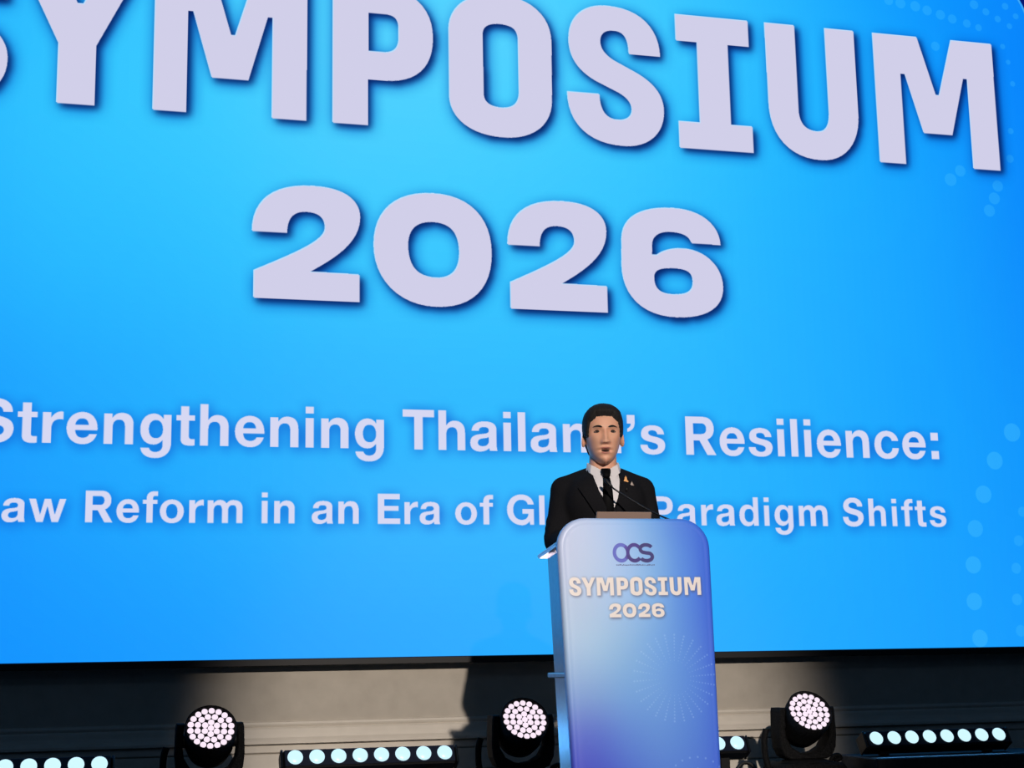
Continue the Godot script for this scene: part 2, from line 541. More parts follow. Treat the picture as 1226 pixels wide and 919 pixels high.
func screen_picture() -> Image:
	var cv := Canvas.new(SCREEN_PIXELS, Vector2(SCREEN_LEFT, SCREEN_BOTTOM + SCREEN_PIXELS.y * SCREEN_WIDTH / SCREEN_PIXELS.x), SCREEN_PIXELS.x / SCREEN_WIDTH)
	# rows from the top of the artwork to its bottom, columns from left to right
	var im := spread_colours([
		[[20, 140, 250], [40, 180, 255], [62, 200, 255], [66, 204, 255], [70, 206, 255], [58, 200, 255], [36, 180, 255], [14, 152, 255], [10, 136, 252]],
		[[20, 145, 250], [42, 184, 255], [60, 200, 255], [78, 208, 255], [82, 210, 255], [64, 202, 255], [40, 184, 255], [18, 158, 255], [8, 132, 252]],
		[[20, 145, 250], [44, 188, 255], [56, 200, 255], [72, 206, 255], [70, 206, 255], [56, 198, 255], [36, 182, 255], [22, 162, 255], [10, 136, 252]],
		[[18, 140, 250], [38, 180, 255], [46, 190, 255], [58, 198, 255], [58, 198, 255], [50, 192, 255], [36, 178, 255], [24, 162, 255], [14, 140, 252]],
		[[16, 135, 250], [30, 164, 255], [38, 176, 255], [50, 184, 255], [50, 188, 255], [46, 186, 255], [36, 176, 255], [24, 162, 255], [16, 146, 252]],
		[[14, 130, 250], [26, 154, 255], [34, 168, 255], [48, 178, 255], [48, 182, 255], [44, 182, 255], [36, 174, 255], [26, 162, 255], [18, 150, 254]],
		[[12, 120, 245], [20, 146, 255], [28, 156, 255], [38, 166, 255], [42, 172, 255], [38, 174, 255], [34, 170, 255], [28, 162, 255], [22, 154, 254]],
	], SCREEN_PIXELS)
	# pale dots of the radiating pattern near the right edge
	var dots := cv.layer(Color(0.34, 0.79, 1.0))
	for d in [[4.58, 4.70, 0.03], [4.66, 4.69, 0.034], [4.76, 4.68, 0.034], [4.84, 4.66, 0.032], [4.93, 4.64, 0.032], [5.01, 4.62, 0.03], [5.11, 4.60, 0.027], [5.19, 4.58, 0.023], [5.17, 4.73, 0.03], [5.25, 4.69, 0.024], [5.33, 4.65, 0.022], [5.41, 4.61, 0.019], [5.39, 4.74, 0.023], [5.46, 4.68, 0.02], [4.92, 3.58, 0.04], [4.99, 3.64, 0.036], [5.24, 3.56, 0.036], [5.21, 3.48, 0.038], [5.17, 3.40, 0.038], [5.35, 4.47, 0.018], [5.38, 4.37, 0.016], [5.40, 4.23, 0.018], [5.36, 3.92, 0.02], [5.34, 3.74, 0.026], [4.88, 4.43, 0.03]]:
		cv.fill(dots, disc(Vector2(d[0], d[1]), d[2], d[2]), Vector2.ZERO, 1.0, Color(0.32, 0.78, 1.0, 0.26))
	for d in [[5.21, 2.04, 0.055, 0.30], [5.08, 1.87, 0.053, 0.30], [4.99, 1.67, 0.052, 0.30], [4.92, 1.47, 0.05, 0.28], [4.89, 1.26, 0.05, 0.30], [4.88, 1.05, 0.05, 0.30], [4.90, 0.84, 0.05, 0.30], [5.24, 1.57, 0.03, 0.2], [5.20, 1.40, 0.032, 0.2], [5.17, 1.24, 0.032, 0.22], [5.16, 1.06, 0.034, 0.24], [5.17, 0.88, 0.034, 0.2], [5.38, 2.16, 0.05, 0.28]]:
		cv.fill(dots, disc(Vector2(d[0], d[1]), d[2], d[2]), Vector2.ZERO, 1.0, Color(0.36, 0.80, 1.0, d[3]))
	cv.halved(dots)
	im.blend_rect(dots, Rect2i(Vector2i.ZERO, SCREEN_PIXELS), Vector2i.ZERO)
	# the dark outside of the artwork's rounded corners, with a pale rim
	var edge := cv.layer(Color8(30, 90, 180))
	var l := SCREEN_LEFT
	var r := SCREEN_LEFT + SCREEN_WIDTH
	var inner := round_rect(l + 0.09, 0.0, r - 0.082, 4.955, 0.36, 14)
	var rim := round_rect(l + 0.08, 0.0, r - 0.07, 4.965, 0.36, 14)
	cv.fill(edge, [PackedVector2Array([Vector2(l - 1, 0), Vector2(r + 1, 0), Vector2(r + 1, 6), Vector2(l - 1, 6)]), rim], Vector2.ZERO, 1.0, Color8(6, 22, 110))
	cv.fill(edge, [rim, inner], Vector2.ZERO, 1.0, Color8(60, 170, 250))
	cv.halved(edge)
	im.blend_rect(edge, Rect2i(Vector2i.ZERO, SCREEN_PIXELS), Vector2i.ZERO)
	# lettering
	var title := cv.layer(Color8(209, 207, 233))
	title_art(cv, title, 1.0, Vector2.ZERO, Vector2.ZERO, Color8(209, 207, 233))
	var words := cv.layer(Color8(214, 216, 243))
	words_art(cv, words, Vector2.ZERO, Color8(214, 216, 243))
	im.blend_rect(cv.soft(title, Color8(4, 80, 185), 1.0, 3, Vector2i(5, 6)), Rect2i(Vector2i.ZERO, SCREEN_PIXELS), Vector2i.ZERO)
	im.blend_rect(cv.soft(title, Color8(6, 24, 84), 0.85, 1, Vector2i(5, 6)), Rect2i(Vector2i.ZERO, SCREEN_PIXELS), Vector2i.ZERO)
	im.blend_rect(cv.soft(words, Color8(16, 92, 205), 0.95, 2, Vector2i(2, 3)), Rect2i(Vector2i.ZERO, SCREEN_PIXELS), Vector2i.ZERO)
	var shine := cv.layer(Color8(190, 226, 255))
	title_art(cv, shine, 1.0, Vector2.ZERO, Vector2(-0.005, 0.005), Color8(190, 226, 255))
	cv.halved(shine)
	im.blend_rect(shine, Rect2i(Vector2i.ZERO, SCREEN_PIXELS), Vector2i.ZERO)
	cv.halved(title)
	im.blend_rect(title, Rect2i(Vector2i.ZERO, SCREEN_PIXELS), Vector2i.ZERO)
	cv.halved(words)
	im.blend_rect(words, Rect2i(Vector2i.ZERO, SCREEN_PIXELS), Vector2i.ZERO)
	return im

# ------------------------------------------------------------------ the room
func make_room() -> void:
	var plaster := grained(Color(0.69, 0.66, 0.61), 0.85, 0.05, 0.9)
	var dark := grained(Color(0.70, 0.69, 0.68), 0.9, 0.1, 0.5)
	var carpet := grained(Color(0.36, 0.35, 0.38), 0.95, 0.25, 3.0)
	var timber := grained(Color(0.09, 0.09, 0.10), 0.6, 0.15, 1.4)
	var x0 := -7.0
	var x1 := 11.0
	var z1 := 21.0
	var xm := (x0 + x1) / 2
	var w := x1 - x0
	var wall := struct("wall_back", block(Vector3(w, 7.9, 0.3), 0.001), plaster, at3(xm, 3.05, WALL - 0.15))
	# dado moulding and boards under the LED wall: each course a piece of its own
	var paint := grained(Color(0.79, 0.76, 0.71), 0.6, 0.04, 1.1)
	var profile := PackedVector2Array([Vector2(0, 0.478), Vector2(0.010, 0.474), Vector2(0.014, 0.464), Vector2(0.010, 0.455), Vector2(0.006, 0.450), Vector2(0.012, 0.446), Vector2(0.018, 0.440), Vector2(0.019, 0.415), Vector2(0.024, 0.398), Vector2(0.034, 0.388), Vector2(0.040, 0.380), Vector2(0.040, 0.368), Vector2(0.026, 0.364), Vector2(0, 0.362)])
	var trim := struct("trim_1", run_of(profile, x0, x1), paint, at3(0, 0, WALL))
	trim.set_meta("label", "moulded dado rail running along the wall under the screen")
	for b in [[0.360, 0.322, 0.014], [0.316, 0.212, 0.02], [0.206, 0.10, 0.02], [0.094, 0.002, 0.03]]:
		var h: float = b[0] - b[1]
		part("board", block(Vector3(w, h, b[2]), 0.004), paint, trim, at3(xm, (b[0] + b[1]) / 2, b[2] / 2 + 0.0005))
	struct("wall_left", block(Vector3(0.3, 7.9, z1 + 0.5), 0.001), dark, at3(x0 - 0.15, 3.05, z1 / 2))
	struct("wall_right", block(Vector3(0.3, 7.9, z1 + 0.5), 0.001), dark, at3(x1 + 0.15, 3.05, z1 / 2))
	struct("wall_front", block(Vector3(w, 7.9, 0.3), 0.001), dark, at3(xm, 3.05, z1 + 0.15))
	struct("ceiling", block(Vector3(w + 0.6, 0.3, z1 + 0.7), 0.001), dark, at3(xm, 6.95, z1 / 2))
	struct("floor", block(Vector3(w, 0.3, z1), 0.001), carpet, at3(xm, -1.0, z1 / 2))
	var stage := struct("floor_stage", block(Vector3(w - 0.02, 0.85, 4.7), 0.01), timber, at3(xm, -0.425, 2.25))
	stage.set_meta("label", "dark raised stage floor")

func run_of(profile: PackedVector2Array, x0: float, x1: float) -> ArrayMesh:
	# a profile of (depth, height) drawn along x
	var st := new_st()
	st.set_smooth_group(-1)
	for i in profile.size() - 1:
		var a := profile[i]
		var b := profile[i + 1]
		var out := Vector3(0, b.x - a.x, a.y - b.y)
		tri(st, Vector3(x0, a.y, a.x), Vector3(x1, a.y, a.x), Vector3(x1, b.y, b.x), out)
		tri(st, Vector3(x0, a.y, a.x), Vector3(x1, b.y, b.x), Vector3(x0, b.y, b.x), out)
	for x in [x0, x1]:
		var f := Geometry2D.triangulate_polygon(profile)
		for i in range(0, f.size(), 3):
			tri(st, Vector3(x, profile[f[i]].y, profile[f[i]].x), Vector3(x, profile[f[i + 1]].y, profile[f[i + 1]].x), Vector3(x, profile[f[i + 2]].y, profile[f[i + 2]].x), Vector3(x - x0 - 0.1, 0, 0))
	return finish(st)

func make_led_wall() -> void:
	var h := SCREEN_PIXELS.y * SCREEN_WIDTH / SCREEN_PIXELS.x
	var c := Vector3(SCREEN_LEFT + SCREEN_WIDTH / 2, SCREEN_BOTTOM + h / 2, 0)
	var t := thing("led_screen", "huge LED screen showing blue SYMPOSIUM 2026 artwork behind the speaker", "screen", Vector3(c.x, SCREEN_BOTTOM, 0))
	var black := mat(Color(0.02, 0.02, 0.022), 0.6)
	part("cabinet", block(Vector3(SCREEN_WIDTH, h, 0.085), 0.002), black, t, at3(0, h / 2, -0.0525))
	# the lit face
	var st := new_st()
	var a := Vector3(-SCREEN_WIDTH / 2, 0, 0)
	var b := Vector3(SCREEN_WIDTH / 2, h, 0)
	for q in [[a.x, b.y, 0, 0], [b.x, b.y, 1, 0], [b.x, a.y, 1, 1], [a.x, b.y, 0, 0], [b.x, a.y, 1, 1], [a.x, a.y, 0, 1]]:
		st.set_normal(Vector3.BACK)
		st.set_uv(Vector2(q[2], q[3]))
		st.add_vertex(Vector3(q[0], q[1], 0))
	var m := mat(Color(0.10, 0.10, 0.11), 0.85)
	m.metallic_specular = 0.2
	m.emission_enabled = true
	m.emission_texture = ImageTexture.create_from_image(screen_picture())
	m.emission_energy_multiplier = 1.0
	var f := part("display_face", st.commit(), m, t)
	f.set_meta("label", "lit face with white title lettering on blue")
	# black edging
	for s in [-1.0, 1.0]:
		part("side_edging", block(Vector3(0.03, h + 0.07, 0.1), 0.003), black, t, at3(s * (SCREEN_WIDTH / 2 + 0.0155), h / 2, -0.045))
	part("top_edging", block(Vector3(SCREEN_WIDTH, 0.035, 0.1), 0.003), black, t, at3(0, h + 0.018, -0.045))
	part("bottom_edging", block(Vector3(SCREEN_WIDTH, 0.035, 0.1), 0.003), black, t, at3(0, -0.018, -0.045))

# ------------------------------------------------------------------ the lectern
const LECTERN := Vector3(1.866, 0, 2.72)      # middle of the front panel's face, on the floor

func lean(y: float) -> float:                 # the lectern stands a little out of plumb
	return -0.028 * (y - 1.19)

func make_lectern() -> void:
	var t := thing("lectern", "blue printed lectern with rounded top reading OCS SYMPOSIUM 2026", "lectern", LECTERN)
	var top := 1.256
	# front panel: rounded outline, rolled edge; it narrows a little towards the floor
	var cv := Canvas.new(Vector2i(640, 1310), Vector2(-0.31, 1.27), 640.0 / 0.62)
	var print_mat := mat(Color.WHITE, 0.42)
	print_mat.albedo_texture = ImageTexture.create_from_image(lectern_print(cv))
	var rows := 48
	var st := new_st()
	st.set_smooth_group(0)
	var ring_of := func(inset: float, z: float) -> Array:
		var ring := []
		var base := round_rect(-0.29 + inset, 0.012 + inset, 0.29 - inset, top - inset, max(0.012, 0.108 - inset), 8)
		for p in base:
			var k := 1.0 - 0.016 * (1.19 - p.y) / 0.29
			ring.append(Vector3(p.x * k + lean(p.y), p.y, z))
		return ring
	var rings := [ring_of.call(0.0, -0.03), ring_of.call(0.0, -0.016), ring_of.call(0.003, -0.007), ring_of.call(0.009, -0.0015), ring_of.call(0.018, 0.0), ring_of.call(0.024, -0.001), ring_of.call(0.029, 0.0)]
	var uv := func(p: Vector3) -> Vector2:
		return Vector2((p.x - lean(p.y) + 0.31) / 0.62, (1.27 - p.y) / (0.62 * 1310.0 / 640.0))
	for i in rings.size() - 1:
		var n: int = rings[i].size()
		for k in n:
			var q := [rings[i][k], rings[i][(k + 1) % n], rings[i + 1][(k + 1) % n], rings[i + 1][k]]
			for j in [0, 2, 1, 0, 3, 2]:
				st.set_uv(uv.call(q[j]))
				st.add_vertex(q[j])
	var last: Array = rings[-1]
	var flat := PackedVector2Array()
	for p: Vector3 in last:
		flat.append(Vector2(p.x, p.y))
	var f := Geometry2D.triangulate_polygon(flat)
	for i in range(0, f.size(), 3):
		var q := [last[f[i]], last[f[i + 1]], last[f[i + 2]]]
		if (q[1] - q[0]).cross(q[2] - q[0]).z > 0:
			q.reverse()
		for p: Vector3 in q:
			st.set_uv(uv.call(p))
			st.add_vertex(p)
	var back: Array = rings[0]
	var flat2 := PackedVector2Array()
	for p: Vector3 in back:
		flat2.append(Vector2(p.x, p.y))
	f = Geometry2D.triangulate_polygon(flat2)
	for i in range(0, f.size(), 3):
		var q := [back[f[i]], back[f[i + 1]], back[f[i + 2]]]
		if (q[1] - q[0]).cross(q[2] - q[0]).z < 0:
			q.reverse()
		for p: Vector3 in q:
			st.set_uv(Vector2(0.02, 0.02))
			st.add_vertex(p)
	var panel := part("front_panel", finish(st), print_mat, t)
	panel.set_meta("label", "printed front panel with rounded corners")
	# brushed metal column behind it: two sides, a back rail, foot
	var silver := grained(Color(0.84, 0.78, 0.78), 0.36, 0.05, 5.0, 0.3)
	for s in [-1.0, 1.0]:
		var pts := PackedVector2Array()
		var side := new_st()
		side.set_smooth_group(-1)
		var q := func(y: float, z: float, o: float) -> Vector3:
			return Vector3(s * (0.236 - 0.012 * (1.12 - y)) + o * s + lean(y), y, z)
		var box := [q.call(0.02, -0.325, 0), q.call(0.02, -0.0305, 0), q.call(1.168, -0.0305, 0), q.call(1.132, -0.325, 0), q.call(0.02, -0.325, -0.016), q.call(0.02, -0.0305, -0.016), q.call(1.168, -0.0305, -0.016), q.call(1.132, -0.325, -0.016)]
		var mid := Vector3.ZERO
		for p: Vector3 in box:
			mid += p / 8.0
		for k in [[0, 1, 2, 3], [4, 5, 6, 7], [0, 1, 5, 4], [1, 2, 6, 5], [2, 3, 7, 6], [3, 0, 4, 7]]:
			face(side, [box[k[0]], box[k[1]], box[k[2]], box[k[3]]], mid)
		part("side_panel", finish(side), silver, t)
	part("desk_top", block(Vector3(0.520, 0.016, 0.36), 0.005), silver, t, Transform3D(Basis(Vector3.RIGHT, -0.12), Vector3(0.004, 1.166, -0.215)))
	part("shelf", block(Vector3(0.49, 0.018, 0.335), 0.004), silver, t, at3(0.013, 0.702, -0.205))
	part("foot_plate", block(Vector3(0.56, 0.018, 0.27), 0.006), silver, t, at3(0.033, 0.0095, -0.125))

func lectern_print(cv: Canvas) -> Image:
	# ground colours of the panel: paler to the left, blue on the right, indigo at the lower left
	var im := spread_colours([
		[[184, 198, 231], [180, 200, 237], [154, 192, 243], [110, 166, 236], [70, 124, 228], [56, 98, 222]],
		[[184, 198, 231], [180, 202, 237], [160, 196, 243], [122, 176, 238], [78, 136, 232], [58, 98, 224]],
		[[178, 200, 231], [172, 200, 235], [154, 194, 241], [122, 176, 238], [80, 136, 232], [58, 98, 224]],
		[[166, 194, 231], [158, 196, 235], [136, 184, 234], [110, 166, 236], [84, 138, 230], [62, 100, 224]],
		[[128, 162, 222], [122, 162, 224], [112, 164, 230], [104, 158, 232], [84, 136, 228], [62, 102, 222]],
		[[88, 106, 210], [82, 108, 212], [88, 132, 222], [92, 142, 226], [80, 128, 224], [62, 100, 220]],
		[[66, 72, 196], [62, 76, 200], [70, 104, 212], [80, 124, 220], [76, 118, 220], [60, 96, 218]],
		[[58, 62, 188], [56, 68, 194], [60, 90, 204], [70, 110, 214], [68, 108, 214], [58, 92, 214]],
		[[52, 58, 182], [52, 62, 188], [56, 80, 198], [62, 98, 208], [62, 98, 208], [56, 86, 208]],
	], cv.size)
	var pale := cv.layer(Color(0.72, 0.86, 1.0))
	# radiating dotted lines
	for sun in [[Vector2(0.118, 0.687), 26, 0.062, 0.152, 9], [Vector2(0.18, 0.285), 26, 0.085, 0.125, 2]]:
		for k in sun[1]:
			var a: float = TAU * (k + 0.25) / sun[1]
			for j in sun[4]:
				var r: float = lerp(sun[2], sun[3], j / float(sun[4] - 1))
				var s: float = 0.0016 + 0.0020 * j / float(sun[4] - 1)
				if sun[4] == 2:
					s = 0.004
				cv.fill(pale, disc(sun[0] + Vector2(cos(a), sin(a)) * r, s, s, 8), Vector2.ZERO, 1.0, Color(0.70, 0.85, 1.0, 0.32))
	# the emblem: O, C and S as thick linked strokes
	var mark := cv.layer(Color8(70, 60, 140))
	var c := Vector2(-0.0105, 1.1315)
	var arc := func(at: Vector2, rx: float, ry: float, a0: float, a1: float) -> PackedVector2Array:
		var p := PackedVector2Array()
		for k in 33:
			var a: float = deg_to_rad(lerp(a0, a1, k / 32.0))
			p.append(at + Vector2(cos(a) * rx, sin(a) * ry))
		return p
	var ink := func(line: PackedVector2Array, colour: Color) -> void:
		var big := PackedVector2Array()
		for p in line:
			big.append(p * 1000.0)
		for poly in Geometry2D.offset_polyline(big, 6.5, Geometry2D.JOIN_ROUND, Geometry2D.END_BUTT):
			cv.fill(mark, [poly], Vector2.ZERO, 0.001, colour)
	ink.call(arc.call(c + Vector2(-0.0455, 0), 0.0255, 0.0285, 52, 312), Color8(90, 102, 200))
	ink.call(arc.call(c + Vector2(-0.0455, 0), 0.0255, 0.0285, -48, 54), Color8(78, 66, 168))
	ink.call(arc.call(c + Vector2(0.005, 0), 0.0255, 0.0285, 40, 200), Color8(62, 46, 138))
	ink.call(arc.call(c + Vector2(0.005, 0), 0.0255, 0.0285, 198, 320), Color8(56, 42, 124))
	var s_line := PackedVector2Array()
	s_line.append_array(arc.call(c + Vector2(0.050, 0.0138), 0.0225, 0.0147, 25, 235))
	s_line.append(c + Vector2(0.05, -0.0005))
	s_line.append_array(arc.call(c + Vector2(0.050, -0.0138), 0.0225, 0.0147, 55, -155))
	ink.call(s_line, Color8(50, 46, 116))
	# the line of small script under it, too small to read
	var pen := RandomNumberGenerator.new()
	pen.seed = 4
	var x := -0.077
	while x < 0.069:
		var w := pen.randf_range(0.0018, 0.0042)
		var hh := pen.randf_range(0.0022, 0.0044)
		var y := 1.086 + pen.randf_range(-0.0006, 0.0006)
		cv.fill(mark, [PackedVector2Array([Vector2(x, y), Vector2(x + w, y), Vector2(x + w, y + hh), Vector2(x, y + hh)])], Vector2.ZERO, 1.0, Color8(70, 80, 130))
		x += w + 0.0013
	# the title, the artwork of the screen at a smaller scale
	var title := cv.layer(Color8(229, 222, 218))
	title_art(cv, title, 0.0782, Vector2(2.078, 3.658), Vector2(-0.0085, 0.98), Color8(229, 222, 218))
	var area := Rect2i(Vector2i.ZERO, cv.size)
	cv.halved(pale)
	im.blend_rect(pale, area, Vector2i.ZERO)
	cv.halved(mark)
	im.blend_rect(mark, area, Vector2i.ZERO)
	im.blend_rect(cv.soft(title, Color8(70, 70, 100), 0.8, 1, Vector2i(2, 3)), area, Vector2i.ZERO)
	cv.halved(title)
	im.blend_rect(title, area, Vector2i.ZERO)
	return im

# ------------------------------------------------------------------ fields of distance, meshed as surface nets
class Field:
	var lo: Vector3
	var cell: float
	var n: Vector3i
	var d := PackedFloat32Array()
	func _init(a: Vector3, b: Vector3, c: float) -> void:
		lo = a
		cell = c
		n = Vector3i(((b - a) / c).ceil()) + Vector3i.ONE
		d.resize(n.x * n.y * n.z)
		d.fill(1.0)
	func bone(a: Vector3, b: Vector3, ra: float, rb: float, k := 0.03, flat := 1.0) -> void:
		# a tapered capsule, pressed in z by flat, joined smoothly over k
		var reach: float = max(ra, rb) + k + cell * 3.0
		var p0 := Vector3i(((Vector3(min(a.x, b.x), min(a.y, b.y), min(a.z, b.z)) - Vector3.ONE * reach - lo) / cell).floor()).clamp(Vector3i.ZERO, n - Vector3i.ONE)
		var p1 := Vector3i(((Vector3(max(a.x, b.x), max(a.y, b.y), max(a.z, b.z)) + Vector3.ONE * reach - lo) / cell).ceil()).clamp(Vector3i.ZERO, n - Vector3i.ONE)
		var sa := Vector3(a.x, a.y, a.z * flat)
		var ab := Vector3(b.x, b.y, b.z * flat) - sa
		var l2: float = max(ab.length_squared(), 1e-9)
		for z in range(p0.z, p1.z + 1):
			for y in range(p0.y, p1.y + 1):
				var row := (z * n.y + y) * n.x
				for x in range(p0.x, p1.x + 1):
					var p := Vector3(lo.x + x * cell, lo.y + y * cell, (lo.z + z * cell) * flat) - sa
					var t := clampf(p.dot(ab) / l2, 0.0, 1.0)
					var v := (p - ab * t).length() - lerpf(ra, rb, t)
					var w := d[row + x]
					var h := clampf(0.5 + 0.5 * (w - v) / k, 0.0, 1.0)
					d[row + x] = lerpf(w, v, h) - k * h * (1.0 - h)
	func value(p: Vector3) -> float:
		var g := ((p - lo) / cell).clamp(Vector3.ZERO, Vector3(n) - Vector3.ONE * 1.001)
		var i := Vector3i(g)
		var f := g - Vector3(i)
		var at := (i.z * n.y + i.y) * n.x + i.x
		var sy := n.x
		var sz := n.x * n.y
		var a := lerpf(lerpf(d[at], d[at + 1], f.x), lerpf(d[at + sy], d[at + sy + 1], f.x), f.y)
		var b := lerpf(lerpf(d[at + sz], d[at + sz + 1], f.x), lerpf(d[at + sz + sy], d[at + sz + sy + 1], f.x), f.y)
		return lerpf(a, b, f.z)
	func front(x: float, y: float) -> float:
		# how far forward the surface stands at x, y
		var z := lo.z + (n.z - 1) * cell
		while z > lo.z:
			if value(Vector3(x, y, z)) < 0.0:
				var a := z
				var b := z + cell * 0.5
				for k in 8:
					var m := (a + b) / 2.0
					if value(Vector3(x, y, m)) < 0.0:
						a = m
					else:
						b = m
				return a
			z -= cell * 0.5
		return 0.0
	func mesh_into(st: SurfaceTool, colour: Color) -> void:
		var id := PackedInt32Array()
		id.resize(d.size())
		id.fill(-1)
		var pts := PackedVector3Array()
		var sy := n.x
		var sz := n.x * n.y
		var step := [0, 1, sy, sy + 1, sz, sz + 1, sz + sy, sz + sy + 1]
		var pairs := [[0, 1], [2, 3], [4, 5], [6, 7], [0, 2], [1, 3], [4, 6], [5, 7], [0, 4], [1, 5], [2, 6], [3, 7]]
		for z in n.z - 1:
			for y in n.y - 1:
				var row := z * sz + y * sy
				for x in n.x - 1:
					var at := row + x
					var v0 := d[at]
					if v0 > cell * 2.0 or v0 < -cell * 2.0:
						continue
					var inside := 0
					for s: int in step:
						if d[at + s] < 0.0:
							inside += 1
					if inside == 0 or inside == 8:
						continue
					var sum := Vector3.ZERO
					var many := 0
					for e in pairs:
						var va := d[at + step[e[0]]]
						var vb := d[at + step[e[1]]]
						if (va < 0.0) != (vb < 0.0):
							var t := va / (va - vb)
							var ca := Vector3(e[0] & 1, (e[0] >> 1) & 1, e[0] >> 2)
							var cb := Vector3(e[1] & 1, (e[1] >> 1) & 1, e[1] >> 2)
							sum += ca.lerp(cb, t)
							many += 1
					id[at] = pts.size()
					pts.append(lo + (Vector3(x, y, z) + sum / many) * cell)
		var normals := PackedVector3Array()
		var h := cell * 0.7
		for p in pts:
			normals.append(Vector3(value(p + Vector3(h, 0, 0)) - value(p - Vector3(h, 0, 0)), value(p + Vector3(0, h, 0)) - value(p - Vector3(0, h, 0)), value(p + Vector3(0, 0, h)) - value(p - Vector3(0, 0, h))).normalized())
		for z in range(1, n.z - 1):
			for y in range(1, n.y - 1):
				var row := z * sz + y * sy
				for x in range(1, n.x - 1):
					var at := row + x
					var v := d[at]
					if v > cell * 2.0 or v < -cell * 2.0:
						continue
					for q in [[1, sy, sz], [sy, sz, 1], [sz, 1, sy]]:
						if (v < 0.0) == (d[at + q[0]] < 0.0):
							continue
						var k := [id[at], id[at - q[1]], id[at - q[1] - q[2]], id[at - q[2]]]
						if k.min() < 0:
							continue
						if v >= 0.0:
							k.reverse()
						for j in [0, 2, 1, 0, 3, 2]:
							st.set_color(colour)
							st.set_normal(normals[k[j]])
							st.add_vertex(pts[k[j]])

# ------------------------------------------------------------------ the speaker
const PERSON := Vector3(1.925, 0, 2.2)
const FACE := Vector3(0.0, 1.624, 0.025)      # middle of the head

const RINGS := [
	[-0.112, 0.002, 0.056, 0.002], [-0.110, 0.014, 0.069, 0.012], [-0.104, 0.026, 0.076, 0.024], [-0.095, 0.0365, 0.080, 0.036], [-0.08, 0.0475, 0.083, 0.052], [-0.06, 0.0565, 0.086, 0.068], [-0.04, 0.0625, 0.088, 0.083],
	[-0.02, 0.0675, 0.090, 0.092], [0.0, 0.071, 0.0905, 0.097], [0.02, 0.073, 0.092, 0.099], [0.04, 0.072, 0.0905, 0.098], [0.06, 0.0685, 0.085, 0.093], [0.08, 0.060, 0.073, 0.082], [0.093, 0.048, 0.057, 0.066], [0.102, 0.033, 0.038, 0.046], [0.107, 0.015, 0.017, 0.02], [0.108, 0.001, 0.001, 0.001]]

func head_ring(y: float) -> Vector3:
	for i in RINGS.size() - 1:
		var a: Array = RINGS[i]
		var b: Array = RINGS[i + 1]
		if y <= b[0] or i == RINGS.size() - 2:
			var p: Array = RINGS[max(i - 1, 0)]
			var q: Array = RINGS[min(i + 2, RINGS.size() - 1)]
			var t := clampf((y - a[0]) / (b[0] - a[0]), 0.0, 1.0)
			var out := Vector3.ZERO
			for k in 3:
				out[k] = lerpf(a[k + 1], b[k + 1], t) if i == 0 or i >= RINGS.size() - 3 else cubic_interpolate(a[k + 1], b[k + 1], p[k + 1], q[k + 1], t)
			return out
	return Vector3.ZERO

func bump(x: float, y: float, cx: float, cy: float, sx: float, sy: float) -> float:
	return exp(-0.5 * (pow((x - cx) / sx, 2) + pow((y - cy) / sy, 2)))

func head_point(y: float, a: float) -> Vector3:
	# a is the angle from straight ahead
	var r := head_ring(y)
	var s := sin(a)
	var c := cos(a)
	var p := Vector3(r.x * signf(s) * pow(absf(s), 0.92), y, (r.y if c > 0 else r.z) * signf(c) * pow(absf(c), 0.92))
	if c > 0.1:
		var x := p.x
		var ax := absf(x)
		var z := 0.0
		z += 0.0045 * bump(ax, y, 0.027, 0.031, 0.016, 0.006)                         # brow
		z -= 0.0105 * bump(ax, y, 0.0305, 0.011, 0.0135, 0.0085)                      # eye socket
		z -= 0.0025 * bump(ax, y, 0.013, 0.012, 0.006, 0.010)
		if y < 0.024 and y > -0.046:                                                   # nose
			var t := clampf((0.020 - y) / 0.052, 0.0, 1.0)
			var ridge := lerpf(0.003, 0.021, t) * smoothstep(-0.043, -0.033, y)
			z += ridge * exp(-0.5 * pow(x / lerpf(0.0075, 0.0088, t), 2))
		z += 0.0085 * bump(ax, y, 0.0125, -0.0315, 0.0050, 0.0050)                    # wings of the nose
		z -= 0.005 * bump(ax, y, 0.0075, -0.040, 0.0035, 0.0026)                      # nostrils
		z += 0.0035 * bump(ax, y, 0.045, -0.016, 0.014, 0.013)                        # cheekbone
		z += 0.0058 * bump(x, y, 0, -0.0535, 0.017, 0.0038)                           # upper lip
		z += 0.0062 * bump(x, y, 0, -0.0730, 0.0155, 0.0042)                           # lower lip
		z -= 0.0150 * bump(x, y, 0, -0.0632, 0.0150, 0.0040)                          # parted mouth
		z -= 0.0025 * bump(x, y, 0, -0.083, 0.018, 0.005)
		z += 0.0045 * bump(x, y, 0, -0.098, 0.016, 0.008)                             # chin
		p.z += z * smoothstep(0.1, 0.35, c)
	return p

func head_colour(p: Vector3, a: float) -> Color:
	var skin := Color(0.66, 0.35, 0.235)
	if cos(a) > 0.2:
		var lips: float = min(1.0, bump(p.x, p.y, 0, -0.0545, 0.0165, 0.0034) + bump(p.x, p.y, 0, -0.0725, 0.0150, 0.0038))
		skin = skin.lerp(Color(0.36, 0.13, 0.11), smoothstep(0.35, 0.7, lips) * 0.85)
		skin = skin.lerp(Color(0.05, 0.012, 0.012), smoothstep(0.45, 0.7, bump(p.x, p.y, 0, -0.0632, 0.0150, 0.0036)))
	return skin

